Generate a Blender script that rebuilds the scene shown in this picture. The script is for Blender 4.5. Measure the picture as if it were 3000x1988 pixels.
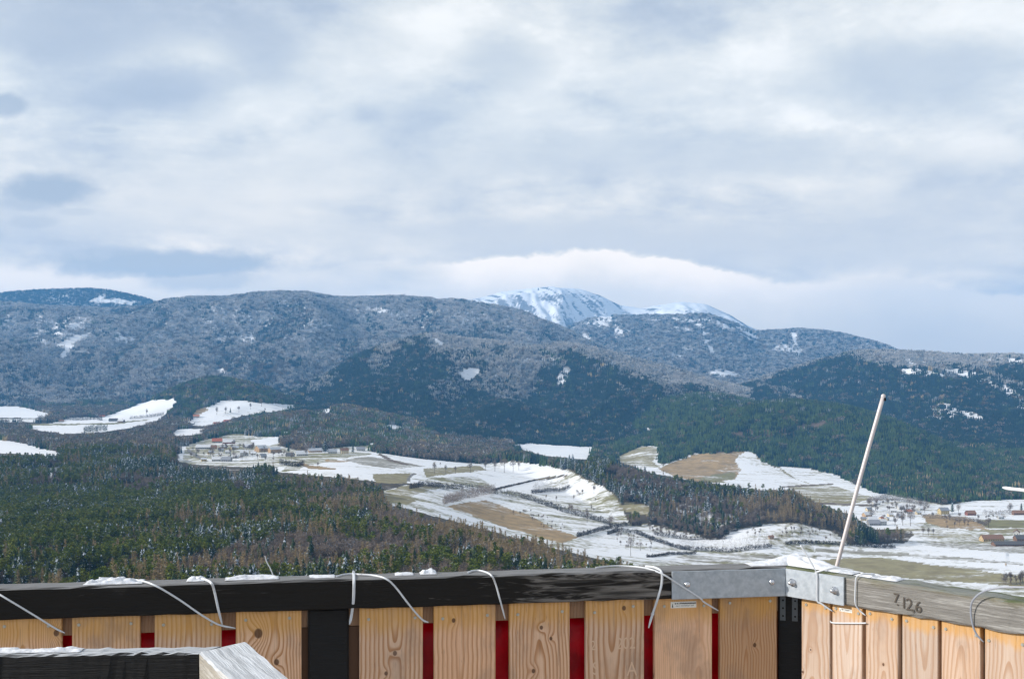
import bpy, bmesh, math, random
import numpy as np
from mathutils import Vector, Matrix

# ------------------------------------------------------------------ clearing
for o in list(bpy.data.objects):
    bpy.data.objects.remove(o, do_unlink=True)
SC = bpy.context.scene
COL = SC.collection
R = math.radians
rng = np.random.default_rng(7)
random.seed(7)

# ------------------------------------------------------------------ camera
# The camera stands at the world origin, 1.65 m above the deck, looking along +Y.
F, HY, CX = 3400.0, 1100.0, 1500.0       # focal length, horizon row and centre column of the 3000 px wide photograph
cd = bpy.data.cameras.new('camera')
cam = bpy.data.objects.new('camera', cd); COL.objects.link(cam)
cam.location = (0, 0, 0); cam.rotation_euler = (R(90), 0, 0)
cd.sensor_fit = 'HORIZONTAL'; cd.sensor_width = 36.0
cd.lens = 36.0 * F / 3000.0
cd.shift_y = (HY - 994.0) / 3000.0
cd.clip_start = 0.05; cd.clip_end = 120000.0
SC.camera = cam

# ------------------------------------------------------------------ light and exposure
SUN_EL, SUN_AZ = R(26), R(-7)            # from the left, square to the view, through thin cloud
to_sun = Vector((-math.cos(SUN_EL) * math.cos(SUN_AZ), math.cos(SUN_EL) * math.sin(SUN_AZ), math.sin(SUN_EL)))
sl = bpy.data.lights.new('sun', 'SUN'); sun = bpy.data.objects.new('sun', sl); COL.objects.link(sun)
sl.energy = 4.6; sl.angle = R(1.5); sl.color = (1.0, 0.95, 0.88)
sun.rotation_euler = (-to_sun).to_track_quat('-Z', 'Y').to_euler()

SC.view_settings.view_transform = 'Standard'
SC.view_settings.look = 'None'
SC.view_settings.exposure = 0.24
SC.view_settings.gamma = 1.0
SC.view_settings.use_curve_mapping = False
SC.render.engine = 'CYCLES'
SC.cycles.use_denoising = True
try:
    SC.cycles.denoiser = 'OPENIMAGEDENOISE'
except Exception:
    pass
SC.cycles.max_bounces = 5
SC.cycles.diffuse_bounces = 3
SC.cycles.glossy_bounces = 2
SC.cycles.transparent_max_bounces = 8
SC.cycles.volume_bounces = 2
SC.render.film_transparent = False


# ---- tiny node helper -------------------------------------------------------
class NT:
    def __init__(self, tree):
        self.t = tree; self.n = tree.nodes; self.l = tree.links

    def add(self, typ, **kw):
        nd = self.n.new(typ)
        for k, v in kw.items():
            setattr(nd, k, v)
        return nd

    def put(self, sock, val):
        if val is None:
            return
        if isinstance(val, bpy.types.NodeSocket):
            self.l.new(val, sock)
        else:
            if isinstance(val, (tuple, list)) and len(val) == 3 and sock.type == 'RGBA':
                val = (*val, 1.0)
            sock.default_value = val

    def math(self, op, a, b=None, c=None, clamp=False):
        nd = self.add('ShaderNodeMath', operation=op, use_clamp=clamp)
        self.put(nd.inputs[0], a); self.put(nd.inputs[1], b); self.put(nd.inputs[2], c)
        return nd.outputs[0]

    def vmath(self, op, a, b=None):
        nd = self.add('ShaderNodeVectorMath', operation=op)
        self.put(nd.inputs[0], a); self.put(nd.inputs[1], b)
        return nd.outputs[0] if op not in ('LENGTH', 'DOT_PRODUCT') else nd.outputs[1]

    def mix(self, fac, a, b, blend='MIX'):
        nd = self.add('ShaderNodeMix', data_type='RGBA', blend_type=blend)
        self.put(nd.inputs[0], fac); self.put(nd.inputs[6], a); self.put(nd.inputs[7], b)
        return nd.outputs[2]

    def noise(self, vec, scale, detail=4, rough=0.55, dist=0.0, dims='3D'):
        nd = self.add('ShaderNodeTexNoise', noise_dimensions=dims)
        if vec is not None:
            self.l.new(vec, nd.inputs['Vector'])
        nd.inputs['Scale'].default_value = scale; nd.inputs['Detail'].default_value = detail
        nd.inputs['Roughness'].default_value = rough; nd.inputs['Distortion'].default_value = dist
        return nd.outputs[0]

    def rng(self, v, a, b, c=0.0, d=1.0, smooth=True):
        nd = self.add('ShaderNodeMapRange', interpolation_type='SMOOTHSTEP' if smooth else 'LINEAR')
        self.put(nd.inputs[0], v)
        for i, x in enumerate((a, b, c, d)):
            self.put(nd.inputs[i + 1], x)
        return nd.outputs[0]

    def ramp(self, fac, stops):
        nd = self.add('ShaderNodeValToRGB')
        cr = nd.color_ramp
        while len(cr.elements) < len(stops):
            cr.elements.new(0.5)
        for e, (p, c) in zip(cr.elements, stops):
            e.position = p; e.color = (*c, 1.0)
        self.l.new(fac, nd.inputs[0])
        return nd.outputs[0]

    def curve(self, v, pts):
        """piecewise curve over 0..1"""
        nd = self.add('ShaderNodeFloatCurve')
        c = nd.mapping.curves[0]
        c.points[0].location = pts[0]; c.points[1].location = pts[-1]
        for p in pts[1:-1]:
            c.points.new(*p)
        nd.mapping.update()
        self.put(nd.inputs[1], v)
        return nd.outputs[0]

    def xyz(self, v):
        nd = self.add('ShaderNodeSeparateXYZ'); self.l.new(v, nd.inputs[0])
        return nd.outputs

    def vec(self, x, y, z):
        nd = self.add('ShaderNodeCombineXYZ')
        for i, q in enumerate((x, y, z)):
            self.put(nd.inputs[i], q)
        return nd.outputs[0]


# ------------------------------------------------------------------ sky
W = bpy.data.worlds.new('World'); SC.world = W; W.use_nodes = True
W.node_tree.nodes.clear()
k = NT(W.node_tree)
out = k.add('ShaderNodeOutputWorld'); bg = k.add('ShaderNodeBackground')
k.l.new(bg.outputs[0], out.inputs[0])
sky = k.add('ShaderNodeTexSky', sky_type='NISHITA', sun_disc=False)
sky.sun_elevation = SUN_EL; sky.sun_rotation = R(-90) + SUN_AZ
sky.air_density = 1.0; sky.dust_density = 1.0; sky.altitude = 650
tc = k.add('ShaderNodeTexCoord')
dx, dy, dz = k.xyz(tc.outputs['Generated'])
# cloud deck seen from below: direction projected on a plane
den = k.math('ADD', k.math('ABSOLUTE', dz), 0.16)
pl = k.vec(k.math('DIVIDE', dx, den), k.math('DIVIDE', dy, den), k.math('MULTIPLY', dz, 1.5))
warp = k.noise(pl, 0.9, 2, 0.5)
pl2 = k.vmath('ADD', pl, k.vec(k.math('MULTIPLY', warp, 0.9), k.math('MULTIPLY', warp, 0.5), 0.0))
n1 = k.noise(pl2, 1.25, 5, 0.5)
n2 = k.noise(pl2, 3.4, 5, 0.55)
n3 = k.noise(k.vec(dx, dy, k.math('MULTIPLY', dz, 2.0)), 13.0, 7, 0.62)
tone = k.math('ADD', k.math('ADD', k.math('MULTIPLY', n1, 0.50), k.math('MULTIPLY', n2, 0.22)), k.math('MULTIPLY', n3, 0.28))
tone = k.rng(tone, 0.37, 0.63)
# the sky a few degrees over the mountains, in tangent coordinates u = x/y, v = z/y
front = k.rng(dy, 0.25, 0.5)
sy = k.math('MAXIMUM', dy, 0.2)
u = k.math('DIVIDE', dx, sy); v = k.math('DIVIDE', dz, sy)


qr = k.vec(u, k.math('MULTIPLY', v, 1.7), 1.3)
RAGS = [k.noise(qr, 16, 5, 0.62), k.noise(k.vmath('ADD', qr, (3.1, 1.7, 0.4)), 13, 5, 0.62)]


def cloud_blob(px, py, rx, ry, seed, sharp=0.5, rag=0.8):
    """soft ragged bank of cloud in a given direction"""
    a = k.math('DIVIDE', k.math('SUBTRACT', u, (px - CX) / F), rx / F)
    b = k.math('DIVIDE', k.math('SUBTRACT', v, (HY - py) / F), ry / F)
    d = k.math('SQRT', k.math('ADD', k.math('MULTIPLY', a, a), k.math('MULTIPLY', b, b)))
    nn = RAGS[int(seed * 10) % len(RAGS)]
    d = k.math('ADD', d, k.math('MULTIPLY', k.math('SUBTRACT', nn, 0.5), rag * 2))
    return k.math('MULTIPLY', k.rng(d, 1.0 + sharp, 1.0 - sharp), front)


def lighten(t, m, val, amt=1.0):
    nd = k.add('ShaderNodeMix', data_type='FLOAT')
    k.put(nd.inputs[0], k.math('MULTIPLY', m, amt)); k.put(nd.inputs[2], t); k.put(nd.inputs[3], val)
    return nd.outputs[0]


# bright and dull patches of the deck over the valley
for (px, py, rx, ry, val, amt) in (
        (120, 830, 420, 45, 1.0, 0.8), (1270, 80, 170, 110, 1.0, 0.85), (1600, 210, 170, 70, 0.95, 0.7), (1560, 310, 150, 60, 1.0, 0.7),
        (520, 170, 230, 70, 0.95, 0.7), (780, 320, 200, 60, 0.98, 0.75), (1060, 190, 200, 90, 0.95, 0.6),
        (1920, 250, 150, 70, 0.95, 0.6), (2350, 200, 180, 110, 0.85, 0.55), (2800, 60, 260, 90, 0.9, 0.7),
        (2150, 335, 110, 45, 0.9, 0.6), (2880, 430, 170, 60, 0.95, 0.8), (1000, 410, 160, 50, 0.95, 0.6),
        (160, 90, 330, 110, 0.06, 0.8), (420, 265, 250, 70, 0.02, 0.8), (760, 150, 110, 80, 0.1, 0.7),
        (1480, 190, 100, 60, 0.12, 0.5), (2700, 230, 330, 110, 0.15, 0.7), (1250, 350, 170, 60, 0.25, 0.5),
        (1900, 460, 700, 60, 0.42, 0.7), (2200, 730, 900, 70, 0.30, 0.8), (900, 520, 700, 70, 0.72, 0.6),
        (1500, 690, 700, 50, 0.38, 0.7), (2750, 620, 420, 110, 0.22, 0.6), (300, 650, 500, 40, 0.5, 0.6),
        (250, 810, 500, 40, 0.93, 0.8), (800, 830, 500, 45, 0.75, 0.7), (500, 600, 600, 60, 0.8, 0.5)):
    tone = lighten(tone, cloud_blob(px, py, rx, ry, px * 0.01, 0.75, 0.75), val, amt)
# the bank of cloud lying over the snow mountain: crisp upper edge, fading downwards
eu = k.math('MULTIPLY', k.math('ADD', u, 0.1), 1 / 0.6, clamp=True)          # px 1160 .. 3200
edge_pts = [(1160, 790), (1270, 762), (1380, 756), (1500, 746), (1620, 738), (1690, 722), (1800, 731), (1900, 742), (2000, 758),
            (2080, 777), (2160, 790), (2250, 815), (2350, 826), (2450, 816), (2550, 809), (2650, 814), (2760, 834), (2900, 850), (3200, 868)]
ev = k.curve(eu, [((((p - CX) / F) + 0.1) / 0.6, (HY - q) / F * 8.0) for p, q in edge_pts])
ev = k.math('MULTIPLY', ev, 1 / 8.0)
q = k.vec(u, k.math('MULTIPLY', v, 1.3), 4.2)
rag = k.math('MULTIPLY', k.math('SUBTRACT', k.noise(q, 30, 7, 0.66), 0.5), 0.022)
below = k.math('SUBTRACT', k.math('ADD', ev, rag), v)
bank = k.math('MULTIPLY', k.rng(below, -0.0015, 0.0045), front)
bank = k.math('MULTIPLY', bank, k.rng(u, -0.11, -0.03))
btone = k.math('SUBTRACT', 1.06, k.rng(below, 0.004, 0.05, 0.0, 0.42))
btone = k.math('SUBTRACT', btone, k.rng(u, 0.16, 0.36, 0.0, 0.38))
btone = k.math('ADD', btone, k.math('MULTIPLY', k.math('SUBTRACT', k.noise(q, 9, 4, 0.5), 0.5), 0.35))
tone = lighten(tone, bank, btone, 0.95)
cloud = k.ramp(tone, [(0.0, (0.44, 0.49, 0.57)), (0.25, (0.55, 0.59, 0.64)), (0.5, (0.67, 0.695, 0.70)),
                      (0.78, (0.82, 0.82, 0.785)), (1.0, (1.03, 1.00, 0.94))])
# small low dark clouds at the left
dk = None
for (px, py, rx, ry, s, amt) in ((150, 555, 125, 50, 1.3, 1.0), (95, 590, 90, 25, 2.1, 0.6), (20, 310, 60, 34, 3.3, 0.8), (500, 775, 330, 42, 5.4, 0.95),
                                 (600, 812, 190, 34, 9.2, 0.6), (110, 650, 70, 18, 7.7, 0.4), (220, 620, 55, 12, 6.1, 0.3), (310, 380, 45, 9, 8.8, 0.3)):
    m = k.math('MULTIPLY', cloud_blob(px, py, rx, ry, s, 0.38, 0.95), amt)
    dk = m if dk is None else k.math('MAXIMUM', dk, m)
cloud = k.mix(dk, cloud, (0.40, 0.455, 0.53))
glow = k.rng(k.math('ABSOLUTE', dz), 0.24, 0.02)
cloud = k.mix(glow, cloud, k.mix(1.0, cloud, (1.52, 1.27, 1.00), 'MULTIPLY'))
# Nishita sky above the cloud, background strength 0.1
CLOUD = k.mix(1.0, cloud, (10.0, 10.0, 10.0), 'MULTIPLY')
tot = k.mix(0.94, sky.outputs[0], CLOUD)
W.cycles.sampling_method = 'MANUAL'; W.cycles.sample_map_resolution = 512
k.l.new(tot, bg.inputs[0]); bg.inputs[1].default_value = 0.1


# ------------------------------------------------------------------ object helpers
def tag(o, label=None, cat=None, group=None, kind=None):
    if label: o['label'] = label
    if cat: o['category'] = cat
    if group: o['group'] = group
    if kind: o['kind'] = kind
    return o


def link(name, me, mat=None, parent=None):
    o = bpy.data.objects.new(name, me); COL.objects.link(o)
    if mat is not None and me is not None and not me.materials:
        me.materials.append(mat)
    if parent is not None:
        o.parent = parent
    return o


def empty(name, loc=(0, 0, 0), rz=0.0):
    o = bpy.data.objects.new(name, None); COL.objects.link(o)
    o.location = loc; o.rotation_euler = (0, 0, rz); o.empty_display_size = 0.2
    return o


def copy_tree(o, parent=None):
    c = o.copy(); COL.objects.link(c); c.parent = parent
    for ch in list(o.children):
        copy_tree(ch, c)
    return c


def mesh(name, verts, faces, smooth=False):
    me = bpy.data.meshes.new(name); me.from_pydata([tuple(v) for v in verts], [], faces); me.update()
    if smooth:
        me.polygons.foreach_set('use_smooth', [True] * len(me.polygons))
    return me


def new_mat(name):
    m = bpy.data.materials.new(name); m.use_nodes = True
    kk = NT(m.node_tree)
    b = m.node_tree.nodes['Principled BSDF']
    return m, kk, b


def plain(name, col, rough=0.8, metal=0.0, spec=0.3):
    m, kk, b = new_mat(name)
    b.inputs['Base Color'].default_value = (*col, 1); b.inputs['Roughness'].default_value = rough
    b.inputs['Metallic'].default_value = metal; b.inputs['Specular IOR Level'].default_value = spec
    return m


# ------------------------------------------------------------------ noise in numpy
def vnoise(x, y, seed=0):
    xi = np.floor(x).astype(np.int64); yi = np.floor(y).astype(np.int64)
    xf = x - xi; yf = y - yi
    xf = xf * xf * xf * (xf * (xf * 6 - 15) + 10); yf = yf * yf * yf * (yf * (yf * 6 - 15) + 10)

    def h(a, b):
        n = (a * 374761393 + b * 668265263 + seed * 1442695041) & 0xFFFFFFFF
        n = ((n ^ (n >> 13)) * 1274126177) & 0xFFFFFFFF
        return ((n ^ (n >> 16)) & 0xFFFF) / 65535.0
    return (h(xi, yi) * (1 - xf) + h(xi + 1, yi) * xf) * (1 - yf) + (h(xi, yi + 1) * (1 - xf) + h(xi + 1, yi + 1) * xf) * yf


def fbm(x, y, seed=0, octv=4, gain=0.5):
    s = 0; a = 1; tot = 0
    for i in range(octv):
        s = s + a * vnoise(x * 2 ** i, y * 2 ** i, seed + i * 17); tot += a; a *= gain
    return s / tot


# ------------------------------------------------------------------ terrain: heights
# columns are bearings (tangent u = x/y), rows are distances y
un = np.arange(-0.475, 0.4751, 0.00128)
us = np.concatenate([np.arange(-0.80, -0.476, 0.012), un, np.arange(0.487, 0.80, 0.012)])
ys = np.concatenate([np.geomspace(30, 600, 42)[:-1], np.geomspace(600, 8400, 510)[:-1], np.geomspace(8400, 15500, 120)])
U, Y = np.meshgrid(us, ys, indexing='ij')
X = U * Y
PX = CX + F * us                                   # bearing as a column of the photograph

bY = np.array([0, 300, 700, 1000, 1400, 1750, 2100, 2600, 3200, 4200, 6000, 9000, 14000, 26000], float)
bPX = np.array([-1300, 600, 1000, 1200, 1500, 1800, 2100, 2400, 4300], float)
bZ = np.array([
    [-25, -95, -123, -140, -160, -150, -142, -141, -140, -125, -110, -60, -40, 0],
    [-25, -95, -123, -140, -160, -150, -142, -141, -140, -125, -110, -60, -40, 0],
    [-25, -95, -125, -142, -156, -144, -142, -147, -147, -135, -110, -60, -40, 0],
    [-25, -95, -127, -146, -160, -155, -152, -162, -170, -150, -110, -60, -40, 0],
    [-25, -95, -128, -152, -200, -186, -177, -187, -200, -170, -110, -60, -40, 0],
    [-25, -95, -132, -185, -215, -203, -203, -216, -205, -170, -110, -60, -40, 0],
    [-25, -95, -150, -208, -226, -224, -222, -222, -200, -170, -110, -60, -40, 0],
    [-25, -100, -165, -222, -230, -230, -230, -232, -212, -170, -110, -60, -40, 0],
    [-25, -100, -165, -222, -230, -230, -230, -232, -212, -170, -110, -60, -40, 0]], float)


def smooth_cols(a, w):
    """smooth along the bearings with a window of w photo columns (array sampled on PX, uneven)"""
    g = np.arange(-1300, 4300, 8.0)
    b = np.interp(g, PX, a)
    n = max(1, int(w / 8)); ker = np.hanning(2 * n + 3)[1:-1]; ker /= ker.sum()
    bp = np.concatenate([np.full(n, b[0]), b, np.full(n, b[-1])])
    return np.interp(PX, g, np.convolve(bp, ker, 'valid')[:len(g)])


tmp = np.stack([np.interp(PX, bPX, bZ[:, j]) for j in range(len(bY))], 1)
tmp = np.stack([smooth_cols(tmp[:, j], 160) for j in range(len(bY))], 1)
base = np.stack([np.interp(ys, bY, tmp[i]) for i in range(len(us))], 0)
# soften the kinks along the distance
for _ in range(6):
    base[:, 1:-1] = (base[:, :-2] + 2 * base[:, 1:-1] + base[:, 2:]) / 4
base += (fbm(X / 300, Y / 300, 3, 3) - 0.5) * 8 * np.clip((Y - 900) / 600, 0, 1)


def base_at(Yf):
    iy = np.interp(Yf, ys, np.arange(len(ys)))
    i0 = np.clip(iy.astype(int), 0, len(ys) - 2); f = iy - i0
    r = np.arange(len(us))
    return base[r, i0] * (1 - f) + base[r, i0 + 1] * f


def knots(kn, w=30):
    if np.isscalar(kn):
        return np.full(len(us), float(kn))
    a = np.array(kn, float)
    return smooth_cols(np.interp(PX, a[:, 0], a[:, 1]), w)


H = base.copy()
hill_id = np.zeros(H.shape, int); frac = np.zeros(H.shape)


def hill(idn, crest, Yc, front, back, trees=15.0, shape=0.6, k=10.0, gully=0.0, gs=400.0, w=26):
    """a hill whose skyline (tree tops) runs along the crest points, at distance Yc"""
    cr = [(crest[0][0] - 60, crest[0][1] + 30), *crest, (crest[-1][0] + 60, crest[-1][1] + 30)]
    cr = [(cr[0][0] - 260, cr[0][1] + 420), *cr, (cr[-1][0] + 260, cr[-1][1] + 420)]
    py = knots(cr, w); yc = knots(Yc, 80); fr = knots(front, 80); bk = knots(back, 80)
    zc = -(py - HY) / F * yc - trees
    yf = yc - fr; zf = base_at(yf)
    r0 = np.searchsorted(ys, (yf - fr * 0.6).min()); r1 = np.searchsorted(ys, (yc + bk * 1.7).max())
    c0 = np.searchsorted(PX, cr[0][0]); c1 = np.searchsorted(PX, cr[-1][0])
    sl_ = (slice(c0, c1), slice(r0, r1))
    x_, y_ = X[sl_], Y[sl_]
    zc, yf, yc, fr, bk, zf = (q_[c0:c1, None] for q_ in (zc, yf, yc, fr, bk, zf))
    jit = (fbm(x_ / gs + 50, y_ / gs * 0.6, idn * 7 + 1, 3) - 0.5)
    t = (y_ + jit * fr * 0.22 - yf) / fr
    tc_ = np.clip(t, 0, 1)
    s = shape * np.sin(tc_ * np.pi / 2) + (1 - shape) * (tc_ * tc_ * (3 - 2 * tc_))
    z = zf + (zc - zf) * s + np.minimum(t, 0) * fr * 0.6
    tb = np.clip((y_ - yc) / bk, 0, 1.7)
    zb = np.minimum(zf, zc) - 60
    zback = zc + (zb - zc) * np.minimum(1, (1 - np.cos(np.minimum(tb, 1) * np.pi)) / 2) - np.maximum(tb - 1, 0) * 300
    z = np.where(y_ > yc, zback, z)
    if gully:
        rg = 1 - np.abs(2 * fbm(x_ / gs, y_ / (gs * 2.2), idn * 13 + 5, 4) - 1)
        z = z + (rg - 0.93) * gully * np.clip(4 * tc_ * (1 - tc_), 0, 1) * (y_ < yc)
    h_ = H[sl_]
    d = h_ - z
    hill_id[sl_][z > h_] = idn; frac[sl_][z > h_] = np.where(y_ > yc, 1.0, s)[z > h_]
    H[sl_] = np.where(d > 80, h_, 0.5 * (h_ + z + np.sqrt(d * d + k * k)))


# near to far: the forest shelf below the tower, the wooded spur, the valley knolls, the ranges
hill(1, [(-400, 1500), (0, 1480), (300, 1453), (600, 1433), (830, 1437), (1000, 1455), (1180, 1466), (1250, 1490), (1400, 1530),
         (1600, 1583), (1750, 1632), (1870, 1664), (2000, 1735)],
     [(-400, 1450), (800, 1400), (1200, 1250), (1500, 1050), (1870, 880), (2000, 850)], 500, 220, 15, 0.8, 4)
hill(2, [(-400, 1372), (0, 1366), (150, 1368), (380, 1348), (600, 1342), (760, 1350), (850, 1372), (1000, 1398), (1100, 1408), (1150, 1436)],
     1800, 250, 160, 16, 0.8, 4)
hill(3, [(230, 1352), (330, 1312), (430, 1288), (500, 1296), (545, 1332)], 2250, 260, 200, 12, 0.7, 6)
hill(4, [(1420, 1332), (1500, 1312), (1600, 1325), (1780, 1345), (1900, 1380), (2000, 1400), (2200, 1430), (2330, 1433), (2400, 1470),
         (2500, 1512), (2580, 1556), (2630, 1604)],
     [(1420, 2400), (1600, 2250), (1780, 2020), (2200, 1760), (2630, 1590)], [(1420, 90), (1780, 300), (2200, 300), (2600, 90)],
     [(1420, 150), (2200, 260), (2600, 120)], 15, 0.75, 6)
hill(5, [(800, 1330), (830, 1308), (900, 1272), (1000, 1252), (1100, 1265), (1200, 1298), (1350, 1332), (1450, 1348)], 2580, 260, 200, 14, 0.75, 6)
hill(6, [(590, 1278), (650, 1246), (720, 1226), (800, 1205), (900, 1197), (1000, 1214), (1100, 1235), (1250, 1266), (1400, 1306), (1480, 1332)],
     3000, 320, 200, 14, 0.75, 6)
hill(7, [(930, 1198), (1000, 1180), (1100, 1200), (1250, 1240), (1400, 1290), (1500, 1325)], 3450, 300, 300, 14, 0.7, 8)
hill(8, [(370, 1188), (470, 1150), (540, 1115), (620, 1096), (700, 1105), (780, 1130), (850, 1165), (910, 1195)], 4000, 560, 500, 14, 0.7, 10, 20, 250)
hill(9, [(1690, 1365), (1760, 1312), (1900, 1265), (2060, 1200), (2200, 1170), (2330, 1160), (2480, 1180), (2600, 1213), (2750, 1280), (2900, 1345),
         (3000, 1390), (3150, 1440)], [(1700, 3250), (2400, 3350), (3100, 2800)], [(1700, 560), (2300, 620), (3100, 600)], 500, 15, 0.6, 10, 40, 420)
hill(10, [(1780, 1240), (1950, 1160), (2050, 1144), (2130, 1150), (2200, 1166), (2320, 1215)], 3900, 500, 400, 15, 0.6, 10, 20, 300)
hill(11, [(840, 1150), (900, 1122), (1070, 1026), (1260, 975), (1400, 990), (1560, 1014), (1645, 998), (1745, 1013), (1900, 1055), (2050, 1095),
          (2200, 1140), (2350, 1190), (2600, 1300)], [(800, 4700), (1600, 5200), (2600, 4700)], [(800, 1400), (1500, 1950), (2600, 1500)], 1200, 15, 0.45, 16, 190, 620)
hill(12, [(2050, 1190), (2150, 1126), (2300, 1080), (2400, 1050), (2500, 1026), (2600, 1024), (2700, 1029), (2850, 1035), (3000, 1037), (3400, 1050)],
     5600, [(2050, 1500), (2400, 2300), (3000, 2700), (3400, 2700)], 1500, 15, 0.5, 16, 210, 640)
hill(13, [(-400, 940), (0, 985), (100, 1040), (200, 1110), (260, 1175)], 5200, 850, 1200, 15, 0.5, 16, 50, 380)
hill(14, [(150, 1165), (220, 1100), (320, 1058), (430, 1010), (520, 1004), (600, 1040), (680, 1090), (780, 1150)], 5600, 1100, 1600, 15, 0.5, 18, 60, 380)
hill(15, [(50, 985), (150, 946), (280, 920), (400, 934), (540, 965)], 6700, 900, 1500, 15, 0.6, 20, 45, 400)
hill(16, [(480, 968), (600, 936), (720, 944), (820, 1000), (920, 1075)], 6500, 1000, 1500, 15, 0.6, 20, 55, 400)
hill(17, [(-400, 880), (0, 885), (200, 897), (330, 905), (430, 896), (500, 884), (560, 875), (660, 866), (780, 862), (900, 860), (1000, 866),
          (1150, 873), (1300, 881), (1400, 888), (1500, 906), (1600, 936), (1680, 970), (1740, 1000)], 7600, 3100, 1500, 15, 0.62, 16, 270, 700)
hill(18, [(-400, 892), (0, 861), (130, 848), (240, 842), (330, 850), (420, 872), (490, 894)], 9300, 1700, 1300, 12, 0.7, 10, 60, 700)
hill(19, [(1640, 965), (1740, 926), (1830, 920), (1960, 926), (2080, 925), (2160, 950), (2210, 971), (2260, 968), (2330, 963), (2420, 970), (2500, 985),
          (2600, 1014), (2660, 1040)], 9400, 2900, 1300, 10, 0.62, 10, 130, 700, 18)
hill(20, [(2050, 1100), (2110, 1083), (2180, 1090), (2260, 1112)], 7500, 500, 400, 10, 0.7, 8)
hill(21, [(1300, 890), (1400, 872), (1480, 853), (1560, 842), (1650, 843), (1700, 846), (1760, 866), (1820, 895), (1880, 903), (1940, 892), (2000, 884),
          (2070, 893), (2150, 932), (2230, 972), (2300, 1000)], 12600, 2900, 1800, 0, 0.45, 10, 240, 900, 14)
# finer relief; rock ribs on the snow mountain
H += (fbm(X / 160, Y / 160, 41, 4) - 0.5) * 14 * np.clip((Y - 2600) / 2500, 0, 1)
rib = 1 - np.abs(2 * fbm(X / 230 + 0.18 * Y / 230, Y / 1050, 77, 5, 0.6) - 1)
H += np.where(hill_id == 21, (rib - 0.7) * 125 * np.clip((Y - 9800) / 1100, 0, 1) * np.clip((12450 - Y) / 600, 0.03, 1), 0)
far_rough = (Y > 7900) & ((hill_id == 18) | (hill_id == 19) | (hill_id == 20))
H += np.where(far_rough, (rng.random(H.shape) - 0.5) * 14, 0)

PY = HY - F * H / Y
# lowest row (highest point) met so far along each bearing: what hides the ground
run = np.minimum.accumulate(PY, axis=1)
prev = np.concatenate([np.full((len(us), 1), 9e9), run[:, :-1]], 1)
hid = PY - prev                                     # >0: hidden by nearer ground, in photo pixels

# ------------------------------------------------------------------ terrain: what grows where
PXg = np.repeat(PX[:, None], len(ys), 1)


def inside(poly, ymin=0, ymax=1e9, jag=3.0):
    p = np.array(poly, float)
    jx = PXg + (jagx - 0.5) * 2 * jag; jy = PYg + (jagy - 0.5) * 1.2 * jag
    m = (jx >= p[:, 0].min()) & (jx <= p[:, 0].max()) & (jy >= p[:, 1].min()) & (jy <= p[:, 1].max()) & (Y >= ymin) & (Y <= ymax)
    idx = np.nonzero(m)
    if not len(idx[0]):
        return m
    x = jx[idx]; y = jy[idx]; c = np.zeros(len(x), bool)
    j = len(p) - 1
    for i in range(len(p)):
        if p[i, 1] != p[j, 1]:
            c ^= ((p[i, 1] > y) != (p[j, 1] > y)) & (x < (p[j, 0] - p[i, 0]) * (y - p[i, 1]) / (p[j, 1] - p[i, 1]) + p[i, 0])
        j = i
    r = np.zeros_like(m); r[idx] = c
    return r


PYg = PY
jagx = fbm(X / 25, Y / 40, 61, 3); jagy = fbm(X / 25 + 90, Y / 40, 62, 3)
FLOOR = (0.050, 0.042, 0.032); GRASS = (0.21, 0.20, 0.095); KHAKI = (0.285, 0.255, 0.145); TAN = (0.36, 0.255, 0.135)
GREY = (0.30, 0.29, 0.25); SOIL = (0.13, 0.095, 0.075); ROAD = (0.20, 0.20, 0.21); ROCK = (0.17, 0.18, 0.20); FARF = (0.06, 0.07, 0.085)
forest = np.ones(H.shape); snow = np.full(H.shape, 0.34); tint = np.empty((*H.shape, 3)); tint[:] = FLOOR
kindv = np.zeros(H.shape, int)                      # stand type used by the planting below


def cover(poly, col, sn, fo=0.0, ymin=0, ymax=1e9, jag=3.0):
    m = inside(poly, ymin, ymax, jag)
    forest[m] = fo; snow[m] = sn; tint[m] = col


alt = H
snow[:] = 0.10 + 0.52 * np.clip((H + 20) / 300, 0, 1)
m = (hill_id >= 18) & (hill_id <= 20); tint[m] = FARF; snow[m] = 0.36
m = hill_id == 21; tint[m] = ROCK; forest[m] = 0
stk = fbm(X / 62 + 0.35 * Y / 62, Y / 560, 97, 5, 0.62); stk2 = fbm(X / 300, Y / 640, 98, 3)
snow[m] = (0.84 + (stk[m] - 0.5) * 3.6 + (stk2[m] - 0.5) * 0.9 - 0.45 * np.clip((PYg[m] - 915) / 70, 0, 1) + 0.35 * np.clip((866 - PYg[m]) / 22, 0, 1))
V = dict(ymin=1000, ymax=2700)
# open valley at the right and the slope below the shelf
cover([(1110, 1440), (1300, 1395), (1660, 1375), (1790, 1440), (1850, 1540), (1950, 1560), (2080, 1592), (2150, 1560), (2330, 1530), (2450, 1590),
       (2640, 1602), (2760, 1478), (3300, 1440), (3300, 1950), (2100, 1950), (1890, 1670), (1600, 1600), (1400, 1545), (1250, 1505), (1150, 1480)], GRASS, 0.60, **V)
cover([(1820, 1350), (1900, 1305), (1940, 1310), (1925, 1335), (1940, 1362), (2040, 1326), (2110, 1328), (2175, 1320), (2200, 1320), (2230, 1345), (2270, 1368), (2330, 1366),
       (2440, 1386), (2500, 1415), (2560, 1440), (2760, 1478), (2640, 1602), (2590, 1562), (2500, 1514), (2400, 1472), (2330, 1436), (2200, 1432), (2000, 1402), (1900, 1382)], KHAKI, 0.74, ymin=1750, ymax=3100)
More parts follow.
